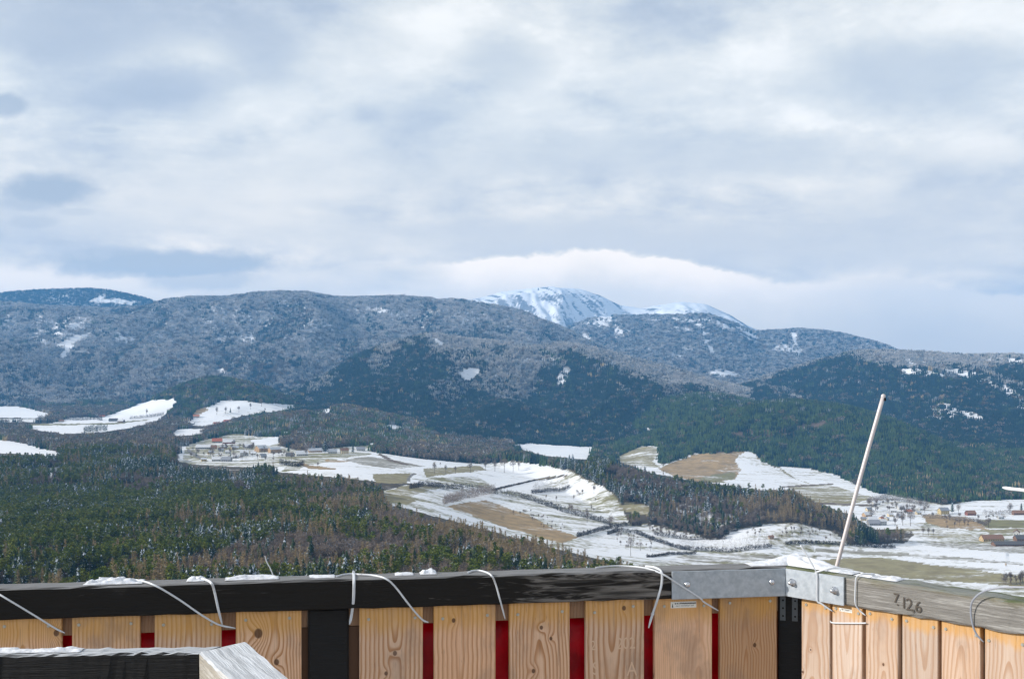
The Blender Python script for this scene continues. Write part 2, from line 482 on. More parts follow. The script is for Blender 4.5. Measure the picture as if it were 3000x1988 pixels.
# right-hand valley floor: strips
cover([(2380, 1600), (2660, 1590), (3300, 1625), (3300, 1700), (2560, 1636), (2400, 1650)], GRASS, 0.86, **V)
cover([(2640, 1588), (2820, 1592), (3300, 1600), (3300, 1628), (2980, 1620), (2760, 1602)], GREY, 0.42, **V, jag=6)
cover([(2390, 1603), (2700, 1622), (3000, 1646), (3000, 1656), (2700, 1634), (2390, 1613)], GREY, 0.40, **V)
cover([(2390, 1622), (2700, 1646), (3000, 1676), (3000, 1683), (2700, 1653), (2390, 1629)], GREY, 0.55, **V)
cover([(2400, 1638), (2560, 1632), (3000, 1688), (3200, 1700), (3200, 1740), (2850, 1705), (2600, 1690), (2400, 1680)], KHAKI, 0.12, **V)
cover([(1890, 1642), (2070, 1620), (2200, 1624), (2360, 1640), (2150, 1670), (1950, 1670)], GREY, 0.48, **V)
cover([(1900, 1650), (2330, 1640), (2330, 1700), (1900, 1720)], GRASS, 0.6, **V)
cover([(2860, 1524), (3300, 1518), (3300, 1540), (2890, 1546)], GRASS, 0.10, **V)
cover([(2880, 1550), (3300, 1545), (3300, 1556), (2900, 1560)], KHAKI, 0.2, **V)
cover([(2700, 1505), (2830, 1512), (2860, 1530), (2900, 1552), (2770, 1545), (2720, 1530)], TAN, 0.18, **V, jag=8)
cover([(2620, 1545), (2800, 1560), (2900, 1580), (2700, 1572)], KHAKI, 0.45, **V, jag=8)
cover([(2760, 1480), (2850, 1466), (3300, 1455), (3300, 1510), (2900, 1502), (2800, 1502)], GRASS, 0.78, **V)
# slope with the orchards and hedges
cover([(1120, 1440), (1230, 1412), (1300, 1420), (1250, 1452), (1190, 1478), (1130, 1462)], KHAKI, 0.22, **V)
cover([(1200, 1456), (1262, 1432), (1312, 1438), (1292, 1460), (1230, 1470)], GRASS, 0.52, **V)
cover([(1310, 1482), (1420, 1464), (1530, 1496), (1610, 1540), (1700, 1572), (1640, 1590), (1450, 1535)], TAN, 0.20, **V, jag=5)
cover([(1380, 1450), (1440, 1425), (1660, 1390), (1670, 1420), (1760, 1420), (1790, 1440), (1836, 1492), (1780, 1522), (1700, 1512), (1600, 1482), (1500, 1462)], GRASS, 0.60, **V)
cover([(1440, 1471), (1500, 1455), (1600, 1490), (1700, 1530), (1640, 1538), (1540, 1502)], GRASS, 0.58, **V, jag=8)
cover([(1680, 1568), (1760, 1546), (1830, 1560), (1990, 1610), (1960, 1627), (1860, 1630), (1780, 1602)], GRASS, 0.62, **V)
cover([(1750, 1552), (1900, 1534), (2050, 1570), (2080, 1584), (2000, 1594), (1900, 1574)], GRASS, 0.60, **V)
cover([(1920, 1578), (2100, 1578), (2250, 1588), (2262, 1612), (2000, 1607)], GRASS, 0.80, **V)
cover([(2110, 1572), (2180, 1545), (2330, 1528), (2440, 1555), (2490, 1594), (2300, 1592)], GRASS, 0.62, **V)
cover([(1840, 1470), (1900, 1480), (1900, 1510), (1850, 1500), (1800, 1488)], KHAKI, 0.3, **V)
cover([(1940, 1475), (2040, 1482), (2160, 1512), (2120, 1548), (2010, 1540), (1960, 1510)], SOIL, 0.66, 0.42, **V, jag=8)
cover([(1850, 1440), (1890, 1436), (1900, 1446), (1860, 1452)], GRASS, 0.7, 0.3, **V, jag=6)
# plateau fields in the middle
cover([(790, 1378), (860, 1350), (1000, 1335), (1090, 1324), (1250, 1345), (1400, 1358), (1500, 1352), (1580, 1357), (1662, 1380), (1652, 1402), (1560, 1432), (1440, 1442),
       (1330, 1424), (1190, 1415), (1100, 1410), (1040, 1402), (960, 1396), (850, 1384)], GRASS, 0.84, **V)
cover([(850, 1356), (940, 1336), (1080, 1326), (1010, 1343), (960, 1352), (900, 1362), (870, 1376), (820, 1380)], GRASS, 0.42, **V, jag=6)
cover([(1000, 1345), (1080, 1337), (1160, 1348), (1245, 1366), (1180, 1371), (1060, 1361)], GREY, 0.28, **V)
cover([(880, 1352), (905, 1362), (985, 1372), (980, 1376), (905, 1372), (875, 1360)], TAN, 0.15, **V)
cover([(945, 1340), (965, 1347), (1030, 1350), (1000, 1354), (955, 1351)], TAN, 0.2, **V)
cover([(1092, 1388), (1205, 1386), (1192, 1416), (1100, 1413)], KHAKI, 0.08, **V)
cover([(1240, 1372), (1400, 1364), (1425, 1376), (1330, 1386), (1250, 1396)], KHAKI, 0.14, **V)
cover([(1200, 1402), (1400, 1392), (1445, 1428), (1330, 1424), (1260, 1412)], GRASS, 0.50, **V)
cover([(1110, 1327), (1128, 1333), (1160, 1350), (1200, 1360), (1190, 1362), (1140, 1350), (1108, 1332)], SOIL, 0.2, **V)
cover([(1440, 1434), (1500, 1420), (1560, 1405), (1660, 1390), (1660, 1394), (1560, 1409), (1500, 1425), (1442, 1438)], SOIL, 0.1, **V, jag=2)
cover([(1192, 1408), (1196, 1396), (1206, 1388), (1216, 1384), (1219, 1388), (1209, 1393), (1202, 1400), (1200, 1410)], ROAD, 0.0, **V, jag=1)
# village ground
cover([(520, 1345), (535, 1320), (545, 1302), (600, 1288), (680, 1270), (760, 1278), (830, 1278), (815, 1305), (900, 1326), (980, 1310), (1095, 1302),
       (1085, 1332), (950, 1346), (860, 1360), (790, 1380), (700, 1366), (600, 1362), (510, 1352)], GRASS, 0.46, ymin=1850, ymax=2900)
cover([(505, 1318), (515, 1308), (545, 1306), (540, 1322), (532, 1345), (512, 1346), (528, 1328)], GRASS, 0.9, ymin=1850, ymax=2900)
cover([(548, 1312), (560, 1318), (585, 1336), (610, 1350), (602, 1352), (572, 1338), (548, 1322)], ROAD, 0.1, ymin=1850, ymax=2900, jag=1)
cover([(735, 1288), (815, 1279), (818, 1296), (790, 1305), (745, 1303)], GRASS, 0.93, ymin=1850, ymax=2900)
cover([(835, 1262), (875, 1260), (870, 1268), (840, 1274), (815, 1276)], GRASS, 0.93, ymin=1850, ymax=3100)
# fields at the left
L = dict(ymin=2000, ymax=4700)
cover([(-500, 1185), (0, 1191), (45, 1190), (95, 1198), (158, 1214), (130, 1223), (-500, 1224)], GRASS, 0.95, **L)
cover([(-500, 1228), (60, 1226), (160, 1226), (110, 1236), (0, 1238), (-500, 1240)], GRASS, 0.7, **L)
cover([(55, 1246), (150, 1240), (205, 1222), (300, 1222), (400, 1186), (442, 1172), (522, 1166), (507, 1190), (484, 1212), (470, 1228), (380, 1254), (300, 1266),
       (180, 1270), (110, 1260)], GRASS, 0.93, **L)
cover([(70, 1242), (200, 1240), (330, 1238), (440, 1226), (436, 1230), (330, 1243), (200, 1245), (75, 1247)], GRASS, 0.2, **L)
cover([(585, 1205), (640, 1176), (680, 1170), (760, 1178), (872, 1186), (862, 1196), (760, 1208), (700, 1222), (640, 1238), (600, 1248), (545, 1244), (565, 1226)], GRASS, 0.93, **L)
cover([(560, 1206), (600, 1190), (612, 1198), (590, 1212), (565, 1216)], TAN, 0.3, **L)
cover([(492, 1272), (522, 1256), (600, 1256), (612, 1268), (560, 1274), (500, 1278)], GRASS, 0.95, **L)
cover([(-500, 1270), (0, 1288), (60, 1296), (188, 1328), (150, 1336), (90, 1331), (-500, 1300)], GRASS, 0.95, **L)
cover([(-500, 1340), (0, 1350), (62, 1364), (40, 1373), (-500, 1372)], GRASS, 0.93, **L)
cover([(908, 1206), (965, 1194), (985, 1206), (930, 1210)], GRASS, 0.95, ymin=2600, ymax=4700)
cover([(1115, 1248), (1160, 1242), (1185, 1256), (1150, 1258)], GRASS, 0.9, ymin=2600, ymax=4700)
cover([(140, 1385), (152, 1380), (156, 1400), (150, 1412)], GRASS, 0.95, ymin=1600, ymax=2200)
cover([(130, 1372), (175, 1366), (180, 1378), (140, 1384)], GRASS, 0.7, ymin=1600, ymax=2300)
# snowy field before the dark range
cover([(1495, 1302), (1560, 1298), (1625, 1304), (1742, 1308), (1718, 1346), (1600, 1334), (1520, 1314)], GRASS, 0.97, ymin=2500, ymax=4200)
# fields at the foot of the round green hill
Q = dict(ymin=1750, ymax=3150)
cover([(1790, 1348), (1880, 1306), (1942, 1311), (1926, 1330), (1912, 1350), (1935, 1370), (1880, 1370)], KHAKI, 0.30, **Q)
cover([(1925, 1372), (2040, 1328), (2182, 1322), (2152, 1346), (2172, 1376), (2152, 1402), (2080, 1416), (1980, 1396)], TAN, 0.14, **Q)
cover([(2030, 1400), (2160, 1380), (2150, 1402), (2085, 1416)], GRASS, 0.12, **Q, jag=8)
cover([(2305, 1426), (2430, 1417), (2500, 1440), (2562, 1456), (2480, 1482), (2400, 1476)], KHAKI, 0.34, **Q)
for pts in ([(2280, 1368), (2300, 1385), (2330, 1402), (2370, 1416)],):
    for a, b in zip(pts[:-1], pts[1:]):
        cover([(a[0] - 2, a[1]), (b[0] - 2, b[1]), (b[0] + 4, b[1]), (a[0] + 4, a[1])], KHAKI, 0.25, **Q, jag=1)
cover([(2290, 1424), (2440, 1415), (2442, 1418), (2290, 1428)], SOIL, 0.15, **Q, jag=1)
cover([(2380, 1470), (2560, 1478), (2560, 1483), (2380, 1475)], SOIL, 0.1, **Q, jag=1)
# forest road cut round the green hill
cover([(2150, 1266), (2280, 1256), (2400, 1236), (2440, 1222), (2442, 1229), (2400, 1246), (2280, 1266), (2150, 1274)], SOIL, 0.15, 0.0, ymin=2400, ymax=3600)
cover([(1885, 1254), (1900, 1250), (1915, 1264), (1895, 1262)], SOIL, 0.8, 0.0, ymin=2400, ymax=3600)
cover([(2110, 1270), (2118, 1270), (2130, 1288), (2122, 1288)], TAN, 0.5, 0.0, ymin=2400, ymax=3600)
# clearings on the ranges
M = dict(ymin=3400, ymax=16000)
for poly, sn, fo in (
        ([(78, 988), (130, 960), (200, 936), (285, 922), (268, 955), (200, 985), (150, 1010), (110, 1008)], 0.75, 0.45),
        ([(160, 1012), (215, 985), (268, 972), (262, 988), (225, 1002), (200, 1030), (182, 1050), (176, 1046), (190, 1022)], 0.95, 0.05),
        ([(248, 884), (290, 866), (305, 862), (312, 878), (350, 876), (415, 884), (390, 892), (300, 888)], 0.85, 0.12),
        ([(1070, 910), (1078, 902), (1086, 909)], 1.0, 0.0), ([(1090, 903), (1132, 905), (1144, 916), (1096, 911)], 1.0, 0.0),
        ([(1255, 990), (1285, 990), (1302, 1015), (1290, 1016)], 0.9, 0.1), ([(600, 942), (626, 942), (622, 952), (606, 950)], 1.0, 0.0),
        ([(730, 970), (745, 972), (742, 1002), (734, 1004)], 0.85, 0.15), ([(708, 985), (724, 980), (722, 1000), (712, 1002)], 0.8, 0.2),
        ([(630, 985), (660, 990), (655, 1005), (636, 1000)], 0.75, 0.3), ([(630, 1085), (655, 1080), (668, 1092), (645, 1096)], 0.95, 0.0),
        ([(340, 990), (390, 985), (395, 1000), (350, 998)], 0.8, 0.3),
        ([(1338, 1095), (1360, 1078), (1408, 1080), (1388, 1108), (1365, 1112)], 0.85, 0.05), ([(1632, 1130), (1640, 1090), (1655, 1074), (1682, 1082), (1668, 1108), (1648, 1132)], 0.75, 0.3),
        ([(1480, 1060), (1540, 1048), (1640, 1050), (1650, 1056), (1560, 1060)], 0.75, 0.45), ([(1930, 1108), (1950, 1098), (1972, 1108)], 0.85, 0.2),
        ([(1440, 1095), (1460, 1085), (1458, 1110)], 0.7, 0.4), ([(1760, 1070), (1775, 1062), (1780, 1072)], 0.8, 0.2),
        ([(1732, 955), (1748, 928), (1795, 922), (1785, 958)], 0.95, 0.1), ([(1800, 962), (1818, 960), (1820, 980), (1804, 980)], 0.95, 0.1),
        ([(1700, 975), (1722, 975), (1724, 1000), (1706, 998)], 0.85, 0.3), ([(2058, 972), (2082, 974), (2078, 982), (2062, 980)], 0.95, 0.0),
        ([(2060, 992), (2088, 992), (2074, 1008), (2064, 1006)], 0.95, 0.0), ([(2072, 1012), (2088, 1018), (2092, 1038), (2080, 1034)], 0.95, 0.0),
        ([(1960, 930), (2010, 925), (2030, 938), (1990, 945), (1965, 942)], 0.85, 0.3), ([(2140, 955), (2180, 960), (2225, 985), (2220, 998), (2180, 980)], 0.9, 0.2),
        ([(2316, 972), (2332, 974), (2334, 1010), (2346, 1030), (2342, 1058), (2336, 1056), (2338, 1034), (2326, 1012)], 1.0, 0.0),
        ([(2075, 1090), (2110, 1082), (2165, 1092), (2150, 1104), (2100, 1100)], 0.9, 0.1), ([(2160, 1096), (2210, 1106), (2190, 1112)], 0.5, 0.3),
        ([(2536, 1002), (2556, 1004), (2552, 1010), (2538, 1008)], 0.95, 0.0), ([(1895, 1020), (1910, 1012), (1902, 1028)], 0.9, 0.1),
        ([(1950, 1046), (1990, 1036), (1996, 1044), (1960, 1052)], 0.9, 0.2)):
    cover(poly, SOIL if fo > 0 else GRASS, sn, fo, **M, jag=5)
# bare streaks on the right-hand range and the far crest
st = fbm(X / 90 + 0.25 * Y / 90, Y / 420, 88, 3)
m = (hill_id == 12) & (PXg > 2640) & (st > 0.60) & (PYg < 1230); forest[m] = 0.35; snow[m] = 0.72
st2 = fbm(X / 130, Y / 260, 89, 3)
m = (hill_id == 19) & (st2 > 0.67) & (PYg < 1030); snow[m] = 0.72; forest[m] = 0.3
forest[(hid > 60)] *= 1.0

# ------------------------------------------------------------------ terrain: mesh and material
nu, ny = H.shape
me = bpy.data.meshes.new('terrain')
co = np.stack([X, Y, H], -1).reshape(-1, 3).astype(np.float32)
me.vertices.add(nu * ny); me.vertices.foreach_set('co', co.ravel())
ii, jj = np.meshgrid(np.arange(nu - 1), np.arange(ny - 1), indexing='ij')
a = (ii * ny + jj).ravel(); quad = np.stack([a, a + ny, a + ny + 1, a + 1], 1).astype(np.int32)
me.loops.add(quad.size); me.loops.foreach_set('vertex_index', quad.ravel())
me.polygons.add(len(quad)); me.polygons.foreach_set('loop_start', np.arange(0, quad.size, 4, dtype=np.int32))
me.update(calc_edges=True)
me.polygons.foreach_set('use_smooth', np.ones(len(quad), bool))
ca = me.attributes.new('tint', 'FLOAT_COLOR', 'POINT')
ca.data.foreach_set('color', np.concatenate([tint, np.ones((nu, ny, 1))], -1).astype(np.float32).ravel())
sa = me.attributes.new('snow', 'FLOAT', 'POINT'); sa.data.foreach_set('value', snow.astype(np.float32).ravel())
TM, kk, bs = new_mat('snowy_ground')
at = kk.add('ShaderNodeAttribute', attribute_name='tint'); asn = kk.add('ShaderNodeAttribute', attribute_name='snow')
geo = kk.add('ShaderNodeNewGeometry')
pos = geo.outputs['Position']
row = kk.vmath('MULTIPLY', pos, kk.vec(0.35, 1.0, 1.0))
na = kk.noise(row, 0.035, 5, 0.6); nb = kk.noise(pos, 0.13, 4, 0.6); ncx = kk.noise(pos, 0.006, 3, 0.5)
nn = kk.math('ADD', kk.math('ADD', kk.math('MULTIPLY', na, 0.45), kk.math('MULTIPLY', nb, 0.3)), kk.math('MULTIPLY', ncx, 0.25))
nn = kk.rng(nn, 0.36, 0.64, smooth=False)
msk = kk.rng(kk.math('SUBTRACT', asn.outputs['Fac'], nn), -0.24, 0.26)
gcol = kk.mix(kk.rng(kk.noise(pos, 0.05, 4, 0.6), 0.3, 0.7), at.outputs['Color'], kk.mix(0.55, at.outputs['Color'], (0.13, 0.10, 0.06)))
kk.put(bs.inputs['Base Color'], kk.mix(msk, gcol, (0.70, 0.71, 0.73)))
bs.inputs['Roughness'].default_value = 0.9; bs.inputs['Specular IOR Level'].default_value = 0.1
terrain = link('terrain', me, TM); tag(terrain, kind='structure')
# the land all round, below the valley floor
gm = mesh('surrounding_land', [(-14000, -4000, -262), (14000, -4000, -262), (14000, 15500, -262), (-14000, 15500, -262)], [(0, 1, 2, 3)])
GM, kk, bs = new_mat('snowy_plain')
geo = kk.add('ShaderNodeNewGeometry')
kk.put(bs.inputs['Base Color'], kk.mix(kk.rng(kk.noise(geo.outputs['Position'], 0.004, 5, 0.6), 0.4, 0.6), (0.06, 0.06, 0.05), (0.7, 0.71, 0.73)))
tag(link('surrounding_land', gm, GM), kind='structure')


def look(arr, x, y):
    """bilinear value of a grid array at world positions"""
    iu = np.interp(x / y, us, np.arange(nu)); iy = np.interp(y, ys, np.arange(ny))
    i0 = np.clip(iu.astype(int), 0, nu - 2); j0 = np.clip(iy.astype(int), 0, ny - 2)
    f = iu - i0; g = iy - j0
    return (arr[i0, j0] * (1 - f) * (1 - g) + arr[i0 + 1, j0] * f * (1 - g) + arr[i0, j0 + 1] * (1 - f) * g + arr[i0 + 1, j0 + 1] * f * g)


def nearest(arr, x, y):
    iu = np.rint(np.interp(x / y, us, np.arange(nu))).astype(int); iy = np.rint(np.interp(y, ys, np.arange(ny))).astype(int)
    return arr[iu, iy]


def ground_at(px, py, ymin=600):
    """the visible ground point behind a photo pixel"""
    i = int(np.argmin(np.abs(PX - px)))
    j = np.nonzero((run[i] <= py) & (ys > ymin))[0]
    j = j[0] if len(j) else ny - 1
    y = ys[j]
    if j > 0 and run[i, j - 1] > py and hid[i, j] <= 0:
        a_, b_ = PY[i, j - 1], PY[i, j]
        if a_ > b_:
            y = ys[j - 1] + (ys[j] - ys[j - 1]) * np.clip((a_ - py) / (a_ - b_), 0, 1)
    x = (px - CX) / F * y
    return x, float(y), float(look(H, np.array([x]), np.array([y]))[0])

# east-west slope (smoothed) and a picture of where open ground shows
gx = np.gradient(H, axis=0) / np.maximum(np.gradient(X, axis=0), 0.5)
aspect = gx.copy()
for _ in range(10):
    aspect[1:-1] = (aspect[:-2] + 2 * aspect[1:-1] + aspect[2:]) / 4
    aspect[:, 1:-1] = (aspect[:, :-2] + 2 * aspect[:, 1:-1] + aspect[:, 2:]) / 4
CELL = 5.0
RW_, RH_ = int(3300 / CELL), int(1900 / CELL)
openmap = np.full((RW_, RH_), -1.0)
vis = (hid <= 0.0)
for i in range(nu):
    c_ = int((PX[i] + 150) / CELL)
    if not 0 <= c_ < RW_:
        continue
    j = np.nonzero(vis[i] & (PY[i] > 0) & (PY[i] < 1890))[0]
    rows_ = PY[i, j]; fv = forest[i, j]
    o_ = np.argsort(rows_)
    grid_r = np.arange(RH_) * CELL + CELL / 2
    sel = np.clip(np.searchsorted(rows_[o_], grid_r), 0, len(o_) - 1)
    val = fv[o_][sel]; val[grid_r < rows_.min()] = 1.0
    openmap[c_] = np.where(openmap[c_] < 0, val, np.minimum(openmap[c_], val))
openmap[openmap < 0] = 1.0


def covers_open(px, py_top):
    a_ = np.clip(((px + 150) / CELL).astype(int), 0, RW_ - 1); b_ = np.clip((py_top / CELL).astype(int), 0, RH_ - 1)
    return openmap[a_, b_] < 0.25


def stands(x, y, sx, sy, seed):
    """irregular patches of forest planted together: one random number per patch"""
    wx = x + (fbm(x / sx, y / sy, seed, 3) - 0.5) * sx * 1.3; wy = y + (fbm(x / sx + 31, y / sy, seed + 1, 3) - 0.5) * sy * 1.3
    a_ = np.floor(wx / sx).astype(np.int64); b_ = np.floor(wy / sy).astype(np.int64)
    n = (a_ * 73856093 + b_ * 19349663 + seed * 83492791) & 0xFFFFFFFF
    n = ((n ^ (n >> 13)) * 1274126177) & 0xFFFFFFFF
    return ((n ^ (n >> 16)) & 0xFFFF) / 65535.0


# ------------------------------------------------------------------ trees: materials
def tree_mat(name, c1, c2, snow_amt=0.0, snow_scale=0.55, rough=0.9, deep=0.57):
    m, q, b = new_mat(name)
    oi = q.add('ShaderNodeObjectInfo'); g = q.add('ShaderNodeNewGeometry'); tcd = q.add('ShaderNodeTexCoord')
    col = q.mix(oi.outputs['Random'], c1, c2)
    pz = g.outputs['Position']
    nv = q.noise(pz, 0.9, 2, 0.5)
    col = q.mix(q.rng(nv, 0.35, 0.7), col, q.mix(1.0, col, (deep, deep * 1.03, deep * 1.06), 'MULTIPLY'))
    if snow_amt:
        n_ = q.noise(pz, snow_scale, 3, 0.65)
        r2 = q.math('FRACT', q.math('MULTIPLY', oi.outputs['Random'], 7.31))
        big = q.noise(pz, 0.016, 2, 0.5)
        th = q.math('SUBTRACT', q.math('ADD', 0.60 - snow_amt * 0.22, q.math('MULTIPLY', r2, 0.10)), q.math('MULTIPLY', q.math('SUBTRACT', big, 0.5), 0.35))
        mk = q.rng(q.math('SUBTRACT', n_, th), 0.0, 0.06)
        col = q.mix(mk, col, (0.42, 0.47, 0.55))
    q.put(b.inputs['Base Color'], col)
    b.inputs['Roughness'].default_value = rough; b.inputs['Specular IOR Level'].default_value = 0.1
    return m


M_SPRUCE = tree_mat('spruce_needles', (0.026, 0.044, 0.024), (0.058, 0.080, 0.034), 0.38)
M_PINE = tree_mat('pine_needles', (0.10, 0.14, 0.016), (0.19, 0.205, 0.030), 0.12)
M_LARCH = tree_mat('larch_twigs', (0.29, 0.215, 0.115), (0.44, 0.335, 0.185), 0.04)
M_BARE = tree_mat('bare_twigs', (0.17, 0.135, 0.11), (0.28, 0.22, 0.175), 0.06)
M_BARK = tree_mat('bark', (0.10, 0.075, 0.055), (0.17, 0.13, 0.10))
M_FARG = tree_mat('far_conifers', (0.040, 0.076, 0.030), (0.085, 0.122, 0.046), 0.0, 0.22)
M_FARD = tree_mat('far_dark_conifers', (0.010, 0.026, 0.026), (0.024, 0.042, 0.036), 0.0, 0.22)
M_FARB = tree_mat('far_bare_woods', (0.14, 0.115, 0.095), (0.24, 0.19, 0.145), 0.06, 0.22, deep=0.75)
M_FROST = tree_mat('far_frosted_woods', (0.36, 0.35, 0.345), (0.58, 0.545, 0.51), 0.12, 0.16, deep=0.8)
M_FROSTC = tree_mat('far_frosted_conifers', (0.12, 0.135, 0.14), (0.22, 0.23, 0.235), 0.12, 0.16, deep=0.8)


# ------------------------------------------------------------------ trees: shapes
def tri_mesh(name, V_, F_, mat):
    me_ = bpy.data.meshes.new(name)
    V_ = np.asarray(V_, np.float32); F_ = np.asarray(F_, np.int32)
    me_.vertices.add(len(V_)); me_.vertices.foreach_set('co', V_.ravel())
    me_.loops.add(F_.size); me_.loops.foreach_set('vertex_index', F_.ravel())
    me_.polygons.add(len(F_)); me_.polygons.foreach_set('loop_start', np.arange(0, F_.size, 3, dtype=np.int32))
    me_.update(calc_edges=True)
    me_.materials.append(mat)
    return me_


def join_arrays(parts):
    V_, F_, n = [], [], 0
    for v, f in parts:
        v = np.asarray(v, float); f = np.asarray(f, int)
        V_.append(v); F_.append(f + n); n += len(v)
    return np.concatenate(V_), np.concatenate(F_)


def spruce_crown(r, h=17.0, w=2.6, tiers=9, spikes=11, low=0.14):
    parts = []
    for i in range(tiers):
        t = i / (tiers - 1)
        zt = h * (low + (1 - low) * (t ** 0.92))
        rad = w * (1 - t) ** 0.85 * r.uniform(0.85, 1.12) + 0.16
        drop = h / tiers * r.uniform(0.75, 1.1)
        n = spikes if t < 0.7 else max(5, spikes - 4)
        a0 = r.uniform(0, 6.28)
        vs = [(0, 0, min(h, zt + drop * 1.25))]
        for j in range(2 * n):
            rr = rad * (r.uniform(0.8, 1.18) if j % 2 == 0 else r.uniform(0.42, 0.6))
            a_ = a0 + math.pi * j / n + r.uniform(-0.1, 0.1)
            vs.append((rr * math.cos(a_), rr * math.sin(a_), zt - (drop * 0.35 if j % 2 == 0 else 0) + r.uniform(-0.2, 0.2)))
        parts.append((vs, [(0, 1 + j, 1 + (j + 1) % (2 * n)) for j in range(2 * n)]))
    return join_arrays(parts)


def leaf_cloud(r, blobs, n, size, thin=1.0, up=0.0):
    """n small leaf-sprays spread through the given blobs (cx, cy, cz, rx, rz)"""
    B = np.array(blobs, float)
    vol = B[:, 3] ** 2 * B[:, 4]; vol /= vol.sum()
    b = B[r.choice(len(B), size=n, p=vol)]
    d = r.normal(size=(n, 3)); d /= np.linalg.norm(d, axis=1, keepdims=True)
    rad = (r.uniform(0.35, 1.0, n) ** 0.5)[:, None]
    c = b[:, :3] + d * rad * b[:, [3, 3, 4]]
    ax = d + r.normal(size=(n, 3)) * 0.6 + np.array([0, 0, up]); ax /= np.linalg.norm(ax, axis=1, keepdims=True)
    sd = np.cross(ax, r.normal(size=(n, 3))); sd /= np.linalg.norm(sd, axis=1, keepdims=True) + 1e-6
    s = (size * r.uniform(0.6, 1.3, n))[:, None]
    vs = np.stack([c - ax * s * 0.6 + sd * s * 0.5 * thin, c - ax * s * 0.5 - sd * s * 0.5 * thin, c + ax * s], 1).reshape(-1, 3)
    return vs, np.arange(3 * n).reshape(-1, 3)


def limb(p0, p1, r0, r1, n=5):
    p0 = Vector(p0); p1 = Vector(p1); d = (p1 - p0).normalized()
    e = d.orthogonal().normalized(); f = d.cross(e)
    vs = []
    for p, rr in ((p0, r0), (p1, r1)):
        for i in range(n):
            a_ = 2 * math.pi * i / n
            vs.append(tuple(p + e * rr * math.cos(a_) + f * rr * math.sin(a_)))
    fs = []
    for i in range(n):
        j = (i + 1) % n
        fs += [(i, j, n + j), (i, n + j, n + i)]
    return vs, fs


def pine_crown(r, h=16.0):
    bl = [(r.uniform(-1.2, 1.2), r.uniform(-1.2, 1.2), h * r.uniform(0.62, 0.93), r.uniform(1.2, 1.9), r.uniform(0.8, 1.3)) for _ in range(7)]
    bl.append((0, 0, h * 0.93, 1.3, 1.1))
    return leaf_cloud(r, bl, 330, 0.62, 0.9, 0.3)


def larch_crown(r, h=17.0, w=2.2):
    vs, fs = [], []
    n = 300
    for i in range(n):
        t = r.uniform(0.16, 1.0); a_ = r.uniform(0, 6.28)
        rad = w * (1 - t) ** 0.8 + 0.12
        rr = rad * r.uniform(0.25, 1.0)
        c = np.array([rr * math.cos(a_), rr * math.sin(a_), h * t])
        ax = np.array([math.cos(a_), math.sin(a_), 0.35]) + r.normal(size=3) * 0.4; ax /= np.linalg.norm(ax)
        sd = np.cross(ax, r.normal(size=3)); sd /= np.linalg.norm(sd)
        s = r.uniform(0.5, 1.0)
        vs += [c - ax * s * 0.5 + sd * 0.11, c - ax * s * 0.5 - sd * 0.11, c + ax * s]
        fs.append((3 * i, 3 * i + 1, 3 * i + 2))
    return np.array(vs), np.array(fs)


def bare_crown(r, h=14.0, w=3.4, n=430, low=0.3):
    bl = []
    for _ in range(7):
        a_ = r.uniform(0, 6.28); q_ = r.uniform(0, 0.55) * w
        bl.append((q_ * math.cos(a_), q_ * math.sin(a_), h * r.uniform(low + 0.22, 0.80), w * r.uniform(0.38, 0.6), h * r.uniform(0.13, 0.2)))
    bl.append((0, 0, h * 0.82, w * 0.45, h * 0.17))
    return leaf_cloud(r, bl, n, 0.95, 0.17, 0.55)


def trunk_arrays(r, h, rad, branches=0, w=2.0, low=0.35, bend=0.25):
    mid = (r.uniform(-bend, bend), r.uniform(-bend, bend), h * 0.55)
    top = (mid[0] * 1.3, mid[1] * 1.3, h)
    parts = [limb((0, 0, -1.2), mid, rad, rad * 0.62, 6), limb(mid, top, rad * 0.62, rad * 0.12, 6)]
    for i in range(branches):
        a_ = 6.28 * i / max(1, branches) + r.uniform(-0.4, 0.4); t = r.uniform(low, 0.7)
        parts.append(limb((mid[0] * t, mid[1] * t, h * t), (w * math.cos(a_) * r.uniform(0.5, 0.85), w * math.sin(a_) * r.uniform(0.5, 0.85), h * min(0.95, t + r.uniform(0.18, 0.34))), rad * 0.38, rad * 0.08, 4))
    return join_arrays(parts)


PROTO = {}                                           # kind -> list of (crown arrays, trunk arrays, crown material)
for s_ in range(3):
    r_ = np.random.default_rng(100 + s_)
    PROTO.setdefault('spruce', []).append((spruce_crown(r_, 15.5 + s_, 2.9 + 0.35 * s_), trunk_arrays(r_, 16, 0.22), M_SPRUCE))
    PROTO.setdefault('pine', []).append((pine_crown(r_, 15 + s_), trunk_arrays(r_, 14, 0.2, 5, 1.8, 0.6), M_PINE))
    PROTO.setdefault('larch', []).append((larch_crown(r_, 17 + s_, 2.0 + 0.2 * s_), trunk_arrays(r_, 16.5, 0.2), M_LARCH))
    PROTO.setdefault('bare', []).append((bare_crown(r_, 13 + s_, 3.0 + 0.4 * s_), trunk_arrays(r_, 12, 0.24, 6, 2.6), M_BARE))
KINDS = ['spruce', 'pine', 'larch', 'bare']
MESHES = {}
for kd in KINDS:
    for s_, (cr_, tr_, mt_) in enumerate(PROTO[kd]):
        MESHES[kd, s_] = (tri_mesh(kd + '_crown', *cr_, mt_), tri_mesh(kd + '_trunk', *tr_, M_BARK))

